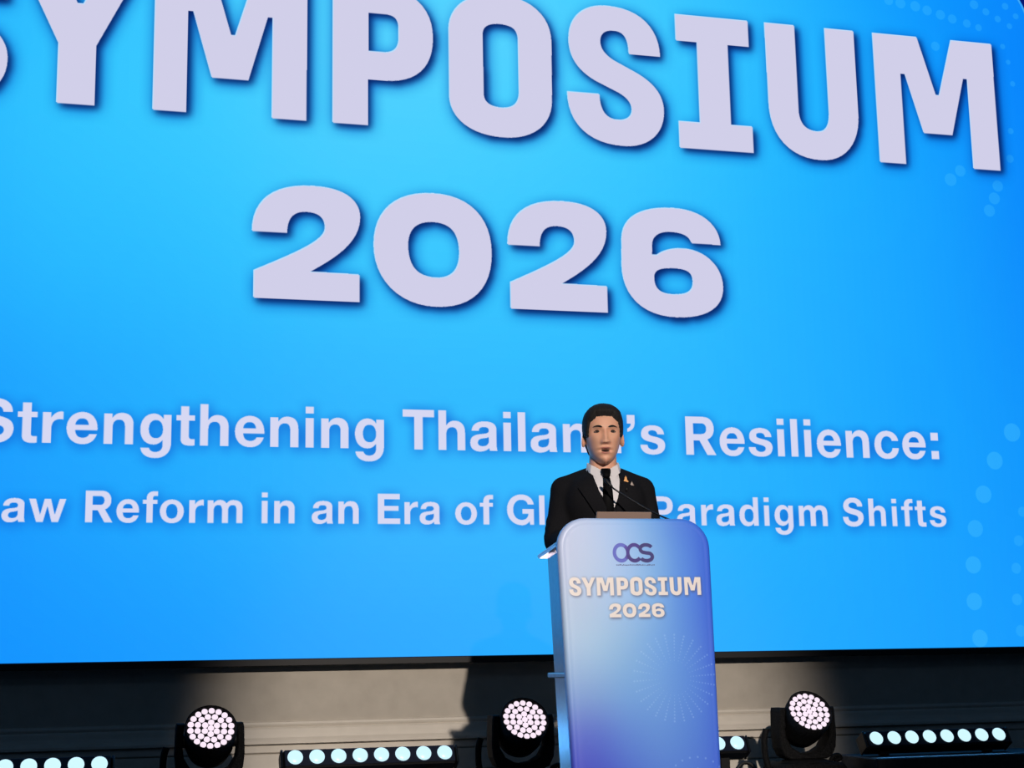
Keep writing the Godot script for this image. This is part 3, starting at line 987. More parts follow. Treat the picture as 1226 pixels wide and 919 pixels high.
func make_head(st: SurfaceTool) -> void:
	var ys := []
	var y := -0.112
	while y < 0.108:
		ys.append(y)
		y += 0.0024 if y < 0.05 else 0.004
	ys.append(0.108)
	var across := []
	for k in 112:                                  # closer together on the face
		var t := -1.0 + 2.0 * k / 112.0
		across.append(PI * signf(t) * pow(absf(t), 1.35))
	var m := across.size()
	var grid := []
	for yy: float in ys:
		var row := []
		for a: float in across:
			row.append(head_point(yy, a))
		grid.append(row)
	st.set_smooth_group(0)
	for i in ys.size() - 1:
		for k in m:
			var k2 := (k + 1) % m
			var q := [grid[i][k], grid[i][k2], grid[i + 1][k2], grid[i + 1][k]]
			var c := [head_colour(q[0], across[k]), head_colour(q[1], across[k2]), head_colour(q[2], across[k2]), head_colour(q[3], across[k])]
			for j in [0, 2, 1, 0, 3, 2]:
				st.set_color(c[j])
				st.add_vertex(FACE + q[j])
	# ears: a rim round a hollow
	for s in [-1.0, 1.0]:
		var rows := []
		for i in 13:
			var row := []
			var v := i / 12.0 * PI
			for k in 20:
				var u := TAU * k / 20
				var e := Vector3(0.010 * sin(v) * cos(u), 0.031 * cos(v), 0.017 * sin(v) * sin(u))
				if cos(u) > 0.0:
					e.x -= 0.009 * bump(e.z, e.y, 0.003, 0.002, 0.007, 0.014)
				e = Basis(Vector3.UP, 0.45) * Basis(Vector3.BACK, 0.12) * e
				row.append(FACE + Vector3(s * (0.0755 + e.x), -0.008 + e.y, -0.008 + e.z))
			rows.append(row)
		for i in 12:
			for k in 20:
				var q := [rows[i][k], rows[i][(k + 1) % 20], rows[i + 1][(k + 1) % 20], rows[i + 1][k]]
				var order := [0, 1, 2, 0, 2, 3] if s > 0 else [0, 2, 1, 0, 3, 2]
				for j in order:
					st.set_color(Color(0.61, 0.315, 0.215))
					st.add_vertex(q[j])

func make_hair() -> ArrayMesh:
	var noise := FastNoiseLite.new()
	noise.seed = 3
	noise.frequency = 1.0
	var ys := []
	var y := -0.085
	while y < 0.1075:
		ys.append(y)
		y += 0.003
	ys.append(0.1078)
	var m := 128
	var grid := []
	for yy: float in ys:
		var row := []
		for k in m:
			var a := -PI + TAU * k / m
			var b := absf(rad_to_deg(a))
			var p := head_point(min(yy, 0.107), a)
			# height of the hairline round the head
			var line := 0.072
			if b > 22.0:
				line = lerpf(0.072, 0.050, smoothstep(22.0, 46.0, b))
			if b > 46.0:
				line = lerpf(0.050, -0.010, smoothstep(46.0, 62.0, b))
			if b > 74.0:
				line = lerpf(-0.010, 0.016, smoothstep(74.0, 82.0, b))
			if b > 102.0:
				line = lerpf(0.016, -0.070, smoothstep(102.0, 118.0, b))
			var n := Vector3(p.x, p.y * 0.9, p.z).normalized()
			var thick := 0.0085 + 0.0085 * smoothstep(0.02, 0.09, yy)
			thick += 0.009 * smoothstep(0.05, 0.085, yy) * smoothstep(0.0, 0.8, cos(a))     # swept up at the front
			var on := smoothstep(-0.003, 0.010, yy - line + 0.004 * noise.get_noise_2d(b * 0.35, 7.0))
			var ridge := 0.0016 * noise.get_noise_3d(p.x * 260.0, p.y * 60.0, p.z * 90.0)
			row.append(FACE + p + n * (lerpf(-0.006, thick + ridge, on)))
		grid.append(row)
	var st := new_st()
	st.set_smooth_group(0)
	for i in ys.size() - 1:
		for k in m:
			var k2 := (k + 1) % m
			for j in [[i, k], [i + 1, k2], [i, k2], [i, k], [i + 1, k], [i + 1, k2]]:
				st.add_vertex(grid[j[0]][j[1]])
	# crown
	var last: Array = grid[-1]
	var top := FACE + Vector3(0, 0.1245, 0.0)
	for k in m:
		tri(st, last[k], last[(k + 1) % m], top, Vector3.UP)
	return finish(st)

func hand(st: SurfaceTool, wrist: Vector3, ahead: Vector3, thumb_side: float, colour: Color) -> void:
	# resting palm down, the fingers a little curled
	var up := Vector3.UP
	var side := up.cross(ahead).normalized() * thumb_side        # towards the thumb
	var f := Field.new(wrist - Vector3(0.13, 0.05, 0.05) , wrist + Vector3(0.13, 0.05, 0.23), 0.0045)
	var palm_end := wrist + ahead * 0.085
	for s in [-1.0, 0.0, 1.0]:
		f.bone(wrist + side * 0.013 * s, palm_end + side * 0.027 * s, 0.017, 0.014, 0.012)
	f.bone(wrist - ahead * 0.06, wrist, 0.026, 0.024, 0.012)
	var fingers := [[0.031, 0.072, 0.0092], [0.010, 0.080, 0.0095], [-0.011, 0.075, 0.0091], [-0.031, 0.058, 0.0082]]
	for g in fingers:
		var a: Vector3 = palm_end + side * g[0] - ahead * 0.006
		var dir: Vector3 = (ahead + side * g[0] * 2.5 + up * 0.10).normalized()
		var b: Vector3 = a + dir * g[1] * 0.46
		var c: Vector3 = b + (dir - up * 0.42).normalized() * g[1] * 0.32
		var e: Vector3 = c + (dir - up * 0.72).normalized() * g[1] * 0.24
		f.bone(a, b, g[2] * 1.06, g[2], 0.004)
		f.bone(b, c, g[2], g[2] * 0.92, 0.004)
		f.bone(c, e, g[2] * 0.92, g[2] * 0.78, 0.004)
	var t0 := wrist + ahead * 0.025 + side * 0.022
	var t1 := t0 + (ahead * 0.6 + side * 0.75 - up * 0.1).normalized() * 0.036
	var t2 := t1 + (ahead * 0.9 + side * 0.35 - up * 0.15).normalized() * 0.030
	f.bone(wrist + ahead * 0.01 + side * 0.008, t0, 0.016, 0.014, 0.01)
	f.bone(t0, t1, 0.0135, 0.0105, 0.006)
	f.bone(t1, t2, 0.0105, 0.0085, 0.004)
	f.mesh_into(st, colour)

func drape(f: Field, left: Array, right: Array, cols: int, off: float, swell := 0.0, per := 6) -> ArrayMesh:
	# cloth laid on the front of a field between two edges that run down it, with its own thickness
	var l := []
	var r := []
	for i in left.size() - 1:
		for k in per:
			l.append(left[i].lerp(left[i + 1], float(k) / per))
			r.append(right[i].lerp(right[i + 1], float(k) / per))
	l.append(left[-1])
	r.append(right[-1])
	var grid := []
	for i in l.size():
		var row := []
		for j in cols + 1:
			var t := float(j) / cols
			var p: Vector2 = l[i].lerp(r[i], t)
			row.append(Vector3(p.x, p.y, f.front(p.x, p.y) + off + swell * 4.0 * t * (1.0 - t)))
		grid.append(row)
	var st := new_st()
	st.set_smooth_group(0)
	for i in l.size() - 1:
		for j in cols:
			tri(st, grid[i][j], grid[i][j + 1], grid[i + 1][j + 1], Vector3.BACK)
			tri(st, grid[i][j], grid[i + 1][j + 1], grid[i + 1][j], Vector3.BACK)
	st.set_smooth_group(-1)
	var rim := []
	for j in cols + 1:
		rim.append(grid[0][j])
	for i in range(1, l.size()):
		rim.append(grid[i][cols])
	for j in range(cols - 1, -1, -1):
		rim.append(grid[-1][j])
	for i in range(l.size() - 2, 0, -1):
		rim.append(grid[i][0])
	var middle: Vector3 = grid[l.size() / 2][cols / 2]
	for i in rim.size():
		var a: Vector3 = rim[i]
		var b: Vector3 = rim[(i + 1) % rim.size()]
		var down := Vector3(0, 0, -0.009 - off)
		var out := (a + b) / 2.0 - middle
		tri(st, a, b, b + down, out)
		tri(st, a, b + down, a + down, out)
	return finish(st)

func v2s(list: Array) -> Array:
	var out := []
	for p in list:
		out.append(Vector2(p[0], p[1]))
	return out

func make_person() -> void:
	var skin_mat := mat(Color.WHITE, 0.55)
	skin_mat.vertex_color_use_as_albedo = true
	skin_mat.subsurf_scatter_enabled = true
	skin_mat.subsurf_scatter_strength = 0.08
	var skin := Color(0.66, 0.35, 0.235)
	var wrists := [Vector3(-0.150, 1.192, 0.215), Vector3(0.168, 1.192, 0.185)]
	var elbows := [Vector3(-0.190, 1.215, 0.01), Vector3(0.185, 1.20, 0.01)]
	var shoulders := [Vector3(-0.158, 1.408, -0.005), Vector3(0.152, 1.402, -0.005)]

	# the body under the clothes, one surface: trunk, neck, limbs, then the finer hands and head
	var st := new_st()
	st.set_smooth_group(0)
	make_head(st)
	st.generate_normals()
	var f := Field.new(Vector3(-0.30, 0.0, -0.20), Vector3(0.30, 1.64, 0.30), 0.014)
	f.bone(Vector3(0, 1.40, -0.01), Vector3(0, 1.60, 0.005), 0.058, 0.053, 0.03)
	f.bone(Vector3(0, 1.34, 0), Vector3(0, 0.98, 0), 0.125, 0.118, 0.04, 1.45)
	for i in 2:
		var s := -1.0 if i == 0 else 1.0
		f.bone(Vector3(0, 1.40, 0), shoulders[i], 0.05, 0.04, 0.03)
		f.bone(shoulders[i], elbows[i], 0.042, 0.034, 0.02)
		f.bone(elbows[i], wrists[i], 0.034, 0.023, 0.02)
		f.bone(Vector3(s * 0.085, 0.92, 0), Vector3(s * 0.095, 0.50, 0.01), 0.078, 0.052, 0.03)
		f.bone(Vector3(s * 0.095, 0.50, 0.01), Vector3(s * 0.10, 0.09, -0.02), 0.052, 0.034, 0.02)
		f.bone(Vector3(s * 0.10, 0.06, -0.02), Vector3(s * 0.115, 0.045, 0.13), 0.036, 0.026, 0.02)
	f.mesh_into(st, skin)
	hand(st, wrists[0], Vector3(0.12, 0.06, 1).normalized(), -1.0, skin)
	hand(st, wrists[1], Vector3(0.02, 0.06, 1).normalized(), 1.0, skin)
	var person := part("person", st.commit(), skin_mat, self)
	person.position = PERSON
	person.rotation.y = deg_to_rad(-12.0)
	tag(person, "speaker in dark suit, white shirt and black tie standing behind the lectern", "person")

	var hair_mat := grained(Color(0.045, 0.04, 0.042), 0.75, 0.3, 30.0)
	hair_mat.metallic_specular = 0.25
	part("hair", make_hair(), hair_mat, person).set_meta("label", "short black hair swept up at the front")
	# eyes and brows
	var white := mat(Color(0.50, 0.45, 0.43), 0.5)
	white.metallic_specular = 0.2
	var iris_mat := mat(Color(0.09, 0.05, 0.035), 0.3)
	for s in [-1.0, 1.0]:
		var c := FACE + Vector3(s * 0.0305, 0.0105, 0.0685)
		var ball := []
		for k in 9:
			var a := PI * k / 8.0
			ball.append(Vector2(sin(a) * 0.0118, -cos(a) * 0.0118))
		var eye := part("eye", lathe(ball, 20), white, person, Transform3D(Basis.from_scale(Vector3(1.12, 0.50, 1.0)), c))
		part("iris", lathe([Vector2(0, 0.0123), Vector2(0.0045, 0.0119), Vector2(0.0066, 0.0108), Vector2(0.0066, 0.007)], 16, Basis(Vector3.RIGHT, PI / 2)), iris_mat, eye, at3(s * -0.0008, 0.001, 0))
		var lash := []
		for k in 9:
			var t := k / 8.0
			var x := lerpf(-0.0128, 0.0128, t)
			lash.append(c + Vector3(x, 0.0066 * sin(PI * t) - 0.001, 0.0105 * sqrt(max(0.0, 1.0 - pow(x / 0.0145, 2)))))
		part("eyelash", tube(lash, [0.0008, 0.0013, 0.0015, 0.0015, 0.0015, 0.0015, 0.0015, 0.0013, 0.0008], 6), hair_mat, person)
		var brow := []
		for k in 9:
			var t := k / 8.0
			var x: float = s * lerpf(0.0125, 0.047, t)
			var yy: float = 0.0275 + 0.006 * sin(t * 2.4) - 0.003 * t
			var p := head_point(yy, 0.0)
			# find the surface of the brow there
			var lo_a := 0.0
			var hi_a := 1.4
			for q in 14:
				var ma := (lo_a + hi_a) / 2
				if absf(head_point(yy, ma).x) < absf(x):
					lo_a = ma
				else:
					hi_a = ma
			p = head_point(yy, s * lo_a)
			brow.append(FACE + p + Vector3(0, 0, 0.0004))
		part("eyebrow", tube(brow, [0.002, 0.0031, 0.0036, 0.0037, 0.0036, 0.0032, 0.0026, 0.0019, 0.001], 8), hair_mat, person)

	# shirt: collar band round the neck, front, two collar leaves
	var shirt := grained(Color(0.84, 0.83, 0.84), 0.8, 0.02, 20.0)
	var suit := grained(Color(0.066, 0.067, 0.080), 0.9, 0.12, 40.0)
	suit.metallic_specular = 0.15
	var jacket_field := Field.new(Vector3(-0.31, 0.72, -0.21), Vector3(0.31, 1.56, 0.27), 0.0095)
	var j := jacket_field
	j.bone(Vector3(0, 1.335, 0.0), Vector3(0, 1.10, 0.0), 0.158, 0.150, 0.05, 1.42)
	j.bone(Vector3(0, 1.10, 0.0), Vector3(0, 0.84, -0.002), 0.150, 0.168, 0.05, 1.42)
	j.bone(Vector3(-0.058, 1.462, -0.022), Vector3(-0.162, 1.430, -0.012), 0.046, 0.040, 0.025)
	j.bone(Vector3(0.058, 1.462, -0.022), Vector3(0.156, 1.426, -0.012), 0.046, 0.040, 0.025)
	j.bone(Vector3(-0.07, 1.37, 0.035), Vector3(0.07, 1.37, 0.035), 0.085, 0.085, 0.05)
	for i in 2:
		j.bone(shoulders[i], elbows[i], 0.053, 0.049, 0.022)
		j.bone(elbows[i], wrists[i] - Vector3(0, 0, 0.015), 0.048, 0.036, 0.012)
		# creases at the elbow
		var side := -1.0 if i == 0 else 1.0
		for k in 3:
			var y := 1.225 + 0.03 * k
			var c: Vector3 = elbows[i].lerp(shoulders[i], 0.08 + 0.15 * k)
			j.bone(c + Vector3(side * 0.032, -0.004, 0.030), c + Vector3(side * 0.042, 0.008, -0.012), 0.012, 0.011, 0.014)
	var js := new_st()
	j.mesh_into(js, Color.WHITE)
	var jacket := part("jacket", js.commit(), suit, person)
	jacket.set_meta("label", "dark charcoal suit jacket")

	var ft := part("shirt", drape(j, v2s([[-0.056, 1.512], [-0.050, 1.47], [-0.036, 1.41], [-0.016, 1.37], [0.016, 1.335]]), v2s([[0.056, 1.512], [0.058, 1.47], [0.050, 1.41], [0.040, 1.37], [0.026, 1.335]]), 10, 0.0035), shirt, person)
	ft.set_meta("label", "white shirt")
	var band := new_st()
	band.set_smooth_group(0)
	var rims := []
	for k in 40:
		var ang := TAU * k / 40                       # from straight ahead
		var dir := Vector3(sin(ang), 0, cos(ang))
		var up_y := lerpf(1.527, 1.487, smoothstep(-0.1, 0.95, cos(ang)))
		var at := Vector3(0, 0, -0.003)
		rims.append([at + dir * 0.070 + Vector3(0, 1.445, 0), at + dir * 0.0615 + Vector3(0, up_y, 0), at + dir * 0.057 + Vector3(0, up_y - 0.001, 0), at + dir * 0.062 + Vector3(0, 1.445, 0)])
	for k in 40:
		var k2 := (k + 1) % 40
		for i in 3:
			var m0: Vector3 = (rims[k][i] + rims[k2][i + 1]) / 2.0
			var o := Vector3(m0.x, 0, m0.z) * (1.0 if i == 0 else -1.0) if i != 1 else Vector3.UP
			tri(band, rims[k][i], rims[k2][i], rims[k2][i + 1], o)
			tri(band, rims[k][i], rims[k2][i + 1], rims[k][i + 1], o)
	part("collar_band", finish(band), shirt, ft)
	# the collar's leaves fold down in front
	for s in [-1.0, 1.0]:
		var leaf := new_st()
		leaf.set_smooth_group(-1)
		var q := [Vector3(s * 0.0635, 1.524, -0.002), Vector3(s * 0.051, 1.513, 0.036), Vector3(s * 0.010, 1.486, 0.064), Vector3(s * 0.030, 1.448, 0.094), Vector3(s * 0.058, 1.476, 0.064), Vector3(s * 0.071, 1.486, 0.012)]
		var mid := Vector3(s * 0.03, 1.47, 0.0)
		for k in [[0, 1, 4], [0, 4, 5], [1, 2, 3], [1, 3, 4]]:
			tri(leaf, q[k[0]], q[k[1]], q[k[2]], q[k[1]] - mid)
			var dn := Vector3(-s * 0.001, 0, -0.004)
			tri(leaf, q[k[0]] + dn, q[k[1]] + dn, q[k[2]] + dn, mid - q[k[1]])
		for k in 6:
			var k2 := (k + 1) % 6
			var dn := Vector3(-s * 0.001, 0, -0.004)
			tri(leaf, q[k], q[k2], q[k2] + dn, q[k] - q[(k + 3) % 6])
			tri(leaf, q[k], q[k2] + dn, q[k] + dn, q[k] - q[(k + 3) % 6])
		part("collar_leaf", finish(leaf), shirt, ft)

	# tie: knot and blade
	var silk := mat(Color(0.022, 0.023, 0.030), 0.65)
	silk.metallic_specular = 0.2
	var tie := part("tie", drape(j, v2s([[-0.011, 1.462], [-0.017, 1.40], [-0.020, 1.34], [-0.023, 1.25]]), v2s([[0.015, 1.462], [0.021, 1.40], [0.024, 1.34], [0.027, 1.25]]), 8, 0.006, 0.006), silk, person)
	tie.set_meta("label", "black tie")
	part("knot", knot_mesh(), silk, tie)

	# lapels and the fronts that close over the shirt
	part("lapel", drape(j, v2s([[-0.064, 1.497], [-0.088, 1.45], [-0.112, 1.415], [-0.086, 1.37], [-0.04, 1.30], [-0.002, 1.25]]), v2s([[-0.052, 1.500], [-0.047, 1.45], [-0.034, 1.405], [-0.016, 1.355], [0.012, 1.30], [0.026, 1.25]]), 8, 0.011, 0.001), suit, jacket)
	part("lapel", drape(j, v2s([[0.052, 1.500], [0.054, 1.45], [0.048, 1.405], [0.036, 1.352], [0.028, 1.30], [0.022, 1.25]]), v2s([[0.064, 1.497], [0.090, 1.45], [0.114, 1.415], [0.096, 1.37], [0.066, 1.30], [0.034, 1.25]]), 8, 0.010, 0.001), suit, jacket)
	var gold := mat(Color(0.60, 0.43, 0.24), 0.5, 0.5)
	var steel := mat(Color(0.42, 0.38, 0.36), 0.5, 0.5)
	var zf := j.front(0.076, 1.443) + 0.013
	var flame := PackedVector2Array([Vector2(-0.009, -0.013), Vector2(0.009, -0.013), Vector2(0.011, -0.003), Vector2(0.006, 0.004), Vector2(0.005, 0.011), Vector2(0.0, 0.020), Vector2(-0.005, 0.011), Vector2(-0.006, 0.004), Vector2(-0.011, -0.003)])
	part("lapel_pin", prism(flame, 0.0, 0.003, 0.001), gold, person, at3(0.076, 1.441, zf)).set_meta("label", "small gold flame shaped pin")
	var tri_pin := PackedVector2Array([Vector2(-0.009, -0.008), Vector2(0.009, -0.008), Vector2(0.001, 0.011)])
	part("lapel_pin", prism(tri_pin, 0.0, 0.003, 0.001), steel, person, at3(0.098, 1.428, j.front(0.098, 1.428) + 0.013)).set_meta("label", "small silver triangular pin")
	part("clip_microphone", lathe([Vector2(0, -0.008), Vector2(0.004, -0.007), Vector2(0.0045, 0.004), Vector2(0.003, 0.008), Vector2(0, 0.009)], 12), mat(Color(0.10, 0.09, 0.09), 0.4, 0.4), person, at3(0.075, 1.402, j.front(0.075, 1.402) + 0.014))
	# cuffs
	for i in 2:
		var w: Vector3 = wrists[i]
		part("cuff", tube([w + Vector3(0, 0, -0.03), w + Vector3(0, 0, 0.012)], [0.034, 0.033], 20), shirt, ft)

	# trousers and shoes
	var tf := Field.new(Vector3(-0.26, 0.03, -0.20), Vector3(0.26, 0.98, 0.20), 0.0125)
	tf.bone(Vector3(0, 0.95, 0), Vector3(0, 0.86, 0), 0.138, 0.145, 0.04, 1.35)
	for s in [-1.0, 1.0]:
		tf.bone(Vector3(s * 0.085, 0.88, 0), Vector3(s * 0.095, 0.50, 0.01), 0.088, 0.072, 0.02)
		tf.bone(Vector3(s * 0.095, 0.50, 0.01), Vector3(s * 0.10, 0.12, -0.01), 0.072, 0.062, 0.02)
	var ts := new_st()
	tf.mesh_into(ts, Color.WHITE)
	part("trousers", ts.commit(), suit, person)
	var leather := mat(Color(0.03, 0.028, 0.028), 0.25)
	for s in [-1.0, 1.0]:
		var sf := Field.new(Vector3(s * 0.11 - 0.08, -0.02, -0.10), Vector3(s * 0.11 + 0.08, 0.14, 0.24), 0.009)
		sf.bone(Vector3(s * 0.10, 0.045, -0.035), Vector3(s * 0.112, 0.042, 0.10), 0.043, 0.044, 0.02)
		sf.bone(Vector3(s * 0.112, 0.038, 0.08), Vector3(s * 0.120, 0.030, 0.185), 0.042, 0.028, 0.02)
		sf.bone(Vector3(s * 0.10, 0.05, -0.02), Vector3(s * 0.10, 0.085, -0.02), 0.042, 0.045, 0.02)
		for z in sf.n.z:                     # flat sole
			for y in sf.n.y:
				for x in sf.n.x:
					var at := (z * sf.n.y + y) * sf.n.x + x
					sf.d[at] = max(sf.d[at], 0.004 - (sf.lo.y + y * sf.cell))
		var ss := new_st()
		sf.mesh_into(ss, Color.WHITE)
		part("shoe", ss.commit(), leather, person)

func knot_mesh() -> ArrayMesh:
	var st := new_st()
	st.set_smooth_group(0)
	var rows := [[1.493, 0.017, 0.070, 0.016], [1.487, 0.0195, 0.078, 0.018], [1.475, 0.018, 0.088, 0.018], [1.462, 0.014, 0.098, 0.015], [1.456, 0.012, 0.100, 0.010]]
	var grid := []
	for r in rows:
		var row := []
		for k in 18:
			var a := TAU * k / 18
			row.append(Vector3(0.002 + cos(a) * r[1], r[0], r[2] + sin(a) * r[3] * 0.7))
		grid.append(row)
	for i in rows.size() - 1:
		var m := Vector3(0.002, (rows[i][0] + rows[i + 1][0]) / 2, (rows[i][2] + rows[i + 1][2]) / 2)
		for k in 18:
			var k2 := (k + 1) % 18
			tri(st, grid[i][k], grid[i][k2], grid[i + 1][k2], grid[i][k] - m)
			tri(st, grid[i][k], grid[i + 1][k2], grid[i + 1][k], grid[i][k] - m)
	for e in [0, rows.size() - 1]:
		var c := Vector3(0.002, rows[e][0], rows[e][2])
		for k in 18:
			tri(st, c, grid[e][k], grid[e][(k + 1) % 18], Vector3.UP if e == 0 else Vector3.DOWN)
	return finish(st)

func make_lectern_things() -> void:
	# a thin bronze lid that stands up just above the lectern's top edge
	var t := thing("laptop", "open laptop with bronze lid showing just above lectern top", "laptop", Vector3(1.880, 1.177, 2.50), 0.0)
	var bronze := mat(Color(0.60, 0.50, 0.43), 0.4, 0.25)
	var dark := mat(Color(0.03, 0.03, 0.035), 0.4)
	part("base", block(Vector3(0.215, 0.012, 0.115), 0.003), bronze, t, Transform3D(Basis(Vector3.RIGHT, -0.12), Vector3(0, 0.0045, -0.02)))
	var lid := Transform3D(Basis(Vector3.RIGHT, 0.30), Vector3(0, 0.063, 0.053))
	part("lid", block(Vector3(0.215, 0.112, 0.008), 0.003), bronze, t, lid)
	part("lid_screen", block(Vector3(0.196, 0.094, 0.002), 0.0005), dark, t, lid * at3(0, 0, -0.0051))
	# gooseneck microphone at the right end of the desk
	var m := thing("gooseneck_microphone", "thin black gooseneck microphone reaching toward the speaker from the lectern", "microphone", Vector3(2.092, 1.194, 2.60))
	var black := mat(Color(0.02, 0.02, 0.022), 0.5)
	part("base", lathe([Vector2(0, 0.016), Vector2(0.012, 0.015), Vector2(0.022, 0.006), Vector2(0.023, -0.006), Vector2(0, -0.006)], 24), black, m, at3(0, 0, 0))
	part("gooseneck", tube(curve_points([Vector3(0, 0.005, 0), Vector3(0.002, 0.05, -0.01), Vector3(-0.040, 0.086, -0.08), Vector3(-0.081, 0.115, -0.12), Vector3(-0.131, 0.152, -0.15), Vector3(-0.188, 0.197, -0.185), Vector3(-0.204, 0.214, -0.197)]), [0.0032], 10), black, m)
	part("capsule", tube([Vector3(-0.201, 0.211, -0.195), Vector3(-0.206, 0.217, -0.199), Vector3(-0.219, 0.236, -0.209), Vector3(-0.225, 0.245, -0.213)], [0.004, 0.0066, 0.0066, 0.004], 14), black, m)

# ------------------------------------------------------------------ lights along the foot of the wall
func make_stage_lights() -> void:
	var heads := [
		[Vector3(0.522, 0, 0.52), "black moving head light standing left of the speaker's shadow", 0.0],
		[Vector3(2.02, 0, 0.52), "black moving head light partly hidden by the lectern's left edge", 0.0],
		[Vector3(3.525, 0, 0.52), "black moving head light standing right of the lectern", 0.0],
	]
	var first: Node3D = null
	for h in heads:
		var t: Node3D
		if first == null:
			first = moving_head()
			t = first
		else:
			t = first.duplicate()
			t.name = numbered("moving_head_light")
			add_child(t)
		t.position = h[0]
		tag(t, h[1], "stage light", "moving head lights along the wall")
		var beam := SpotLight3D.new()
		beam.name = "beam"
		beam.light_color = Color(1.0, 0.94, 1.0)
		beam.light_energy = 1.2
		beam.light_size = 0.11
		beam.spot_angle = 24.0
		beam.spot_angle_attenuation = 0.6
		beam.spot_range = 30.0
		beam.spot_attenuation = 2.0
		beam.shadow_enabled = true
		add_child(beam)
		var n := Vector3(0, sin(HEAD_TILT), cos(HEAD_TILT))
		var at: Vector3 = h[0] + Vector3(0, 0.422, 0) + n * 0.13
		beam.look_at_from_position(at, at + n, Vector3.UP)

	var bars := [
		[Vector3(-0.325, 0, 0.6), "LED bar light farthest left, partly outside the picture"],
		[Vector3(1.265, 0, 0.6), "LED bar light with eight lit lenses left of the lectern"],
		[Vector3(2.765, 0, 0.6), "LED bar light mostly hidden behind the lectern"],
		[Vector3(4.245, 0, 0.6), "LED bar light with eight lit lenses on the long black case"],
	]
	var bar: Node3D = null
	for b in bars:
		var t: Node3D
		if bar == null:
			bar = led_bar()
			t = bar
		else:
			t = bar.duplicate()
			t.name = numbered("led_bar_light")
			add_child(t)
		t.position = b[0]
		tag(t, b[1], "stage light", "LED bar lights along the wall")
		if b == bars[3]:                       # this one stands on the case, on short feet
			for c in t.get_children():
				if c.name.begins_with("stand_"):
					t.remove_child(c)
					c.queue_free()
			for s in [-1.0, 1.0]:
				part("stand_leg", block(Vector3(0.05, 0.045, 0.03), 0.003), mat(Color(0.03, 0.032, 0.04), 0.4), t, at3(s * 0.30, 0.268, -0.03))
		var wash := AreaLight3D.new()
		wash.name = "bar_wash"
		wash.area_size = Vector2(0.8, 0.07)
		wash.light_color = Color(0.30, 0.68, 1.0)
		wash.light_energy = 0.5
		wash.area_range = 20.0
		wash.shadow_enabled = true
		add_child(wash)
		var n := Vector3(0, sin(BAR_TILT), cos(BAR_TILT))
		var at: Vector3 = b[0] + Vector3(0, 0.337, 0) + n * 0.014
		wash.look_at_from_position(at, at + n, Vector3.UP)

	# the long black case under the right-hand bar
	var c := thing("flight_case", "long low black flight case under the right LED bar", "case", Vector3(4.62, 0, 0.55))
	var ply := grained(Color(0.05, 0.055, 0.065), 0.55, 0.2, 6.0)
	var edge := mat(Color(0.16, 0.17, 0.19), 0.4, 0.6)
	part("body", block(Vector3(1.62, 0.145, 0.40), 0.006), ply, c, at3(0, 0.083, 0))
	part("lid", block(Vector3(1.62, 0.085, 0.40), 0.006), ply, c, at3(0, 0.202, 0))
	part("seam", block(Vector3(1.626, 0.006, 0.406), 0.001), edge, c, at3(0, 0.158, 0))
	for s in [-1.0, 1.0]:
		part("corner_edge", block(Vector3(0.012, 0.235, 0.012), 0.002), edge, c, at3(s * 0.808, 0.127, 0.199))
		part("latch", block(Vector3(0.06, 0.06, 0.012), 0.004), edge, c, at3(s * 0.45, 0.158, 0.206))
		for z in [-1.0, 1.0]:
			part("foot", lathe([Vector2(0, 0.0), Vector2(0.02, 0.0), Vector2(0.024, 0.011), Vector2(0, 0.011)], 12), edge, c, at3(s * 0.74, 0, z * 0.15))
	# cables lying between the lights
	var rubber := mat(Color(0.02, 0.02, 0.022), 0.55)
	var k1 := part("cable", tube(curve_points([Vector3(3.20, 0.012, 0.30), Vector3(3.24, 0.16, 0.28), Vector3(3.30, 0.215, 0.27), Vector3(3.36, 0.17, 0.28), Vector3(3.375, 0.012, 0.30)]), [0.011], 8), rubber, self)
	tag(k1, "black cable looped up between lectern and right moving head light", "cable")

	# dim fill lights, added in the unseen ceiling to lift the dark wall
	var white := mat(Color(0.7, 0.7, 0.7), 0.6)
	var k := 0
	for x in [-1.5, 5.5]:
		for z in [8.5, 15.0]:
			var hl := thing("added_ceiling_light", "added dim square fill light %s in the hall" % ["over the front left rows", "over the back left rows", "over the front right rows", "over the back right rows"][k], "ceiling light", Vector3(x, 6.8, z), 0.0, "added fill lights")
			k += 1
			part("frame", block(Vector3(1.26, 0.03, 1.26), 0.004), white, hl, at3(0, -0.016, 0))
			part("fill_diffuser", block(Vector3(1.16, 0.01, 1.16), 0.002), glow(Color(0.62, 0.80, 1.0), 0.3), hl, at3(0, -0.037, 0))
			var added_fill := AreaLight3D.new()
			added_fill.name = "added_fill_light"
			added_fill.area_size = Vector2(1.16, 1.16)
			added_fill.light_color = Color(0.62, 0.80, 1.0)
			added_fill.light_energy = 1.6
			added_fill.area_range = 40.0
			added_fill.shadow_enabled = true
			add_child(added_fill)
			added_fill.position = Vector3(x, 6.74, z)
			added_fill.rotation.x = -PI / 2

	# the follow spot itself, hung at the back of the hall
	var sp := thing("follow_spot", "black follow spot lamp hung at the back of the hall", "stage light", SPOT_AT)
	var aim := Basis.looking_at(SPOT_AIM - SPOT_AT, Vector3.UP)
	var shell := mat(Color(0.03, 0.03, 0.03), 0.5)
	var along := aim * Basis(Vector3.RIGHT, -PI / 2)
	part("housing", lathe([Vector2(0, -0.62), Vector2(0.12, -0.62), Vector2(0.14, -0.60), Vector2(0.14, -0.1), Vector2(0.115, -0.08), Vector2(0.115, -0.02), Vector2(0.10, -0.02), Vector2(0.10, -0.05), Vector2(0, -0.05)], 32, along), shell, sp)
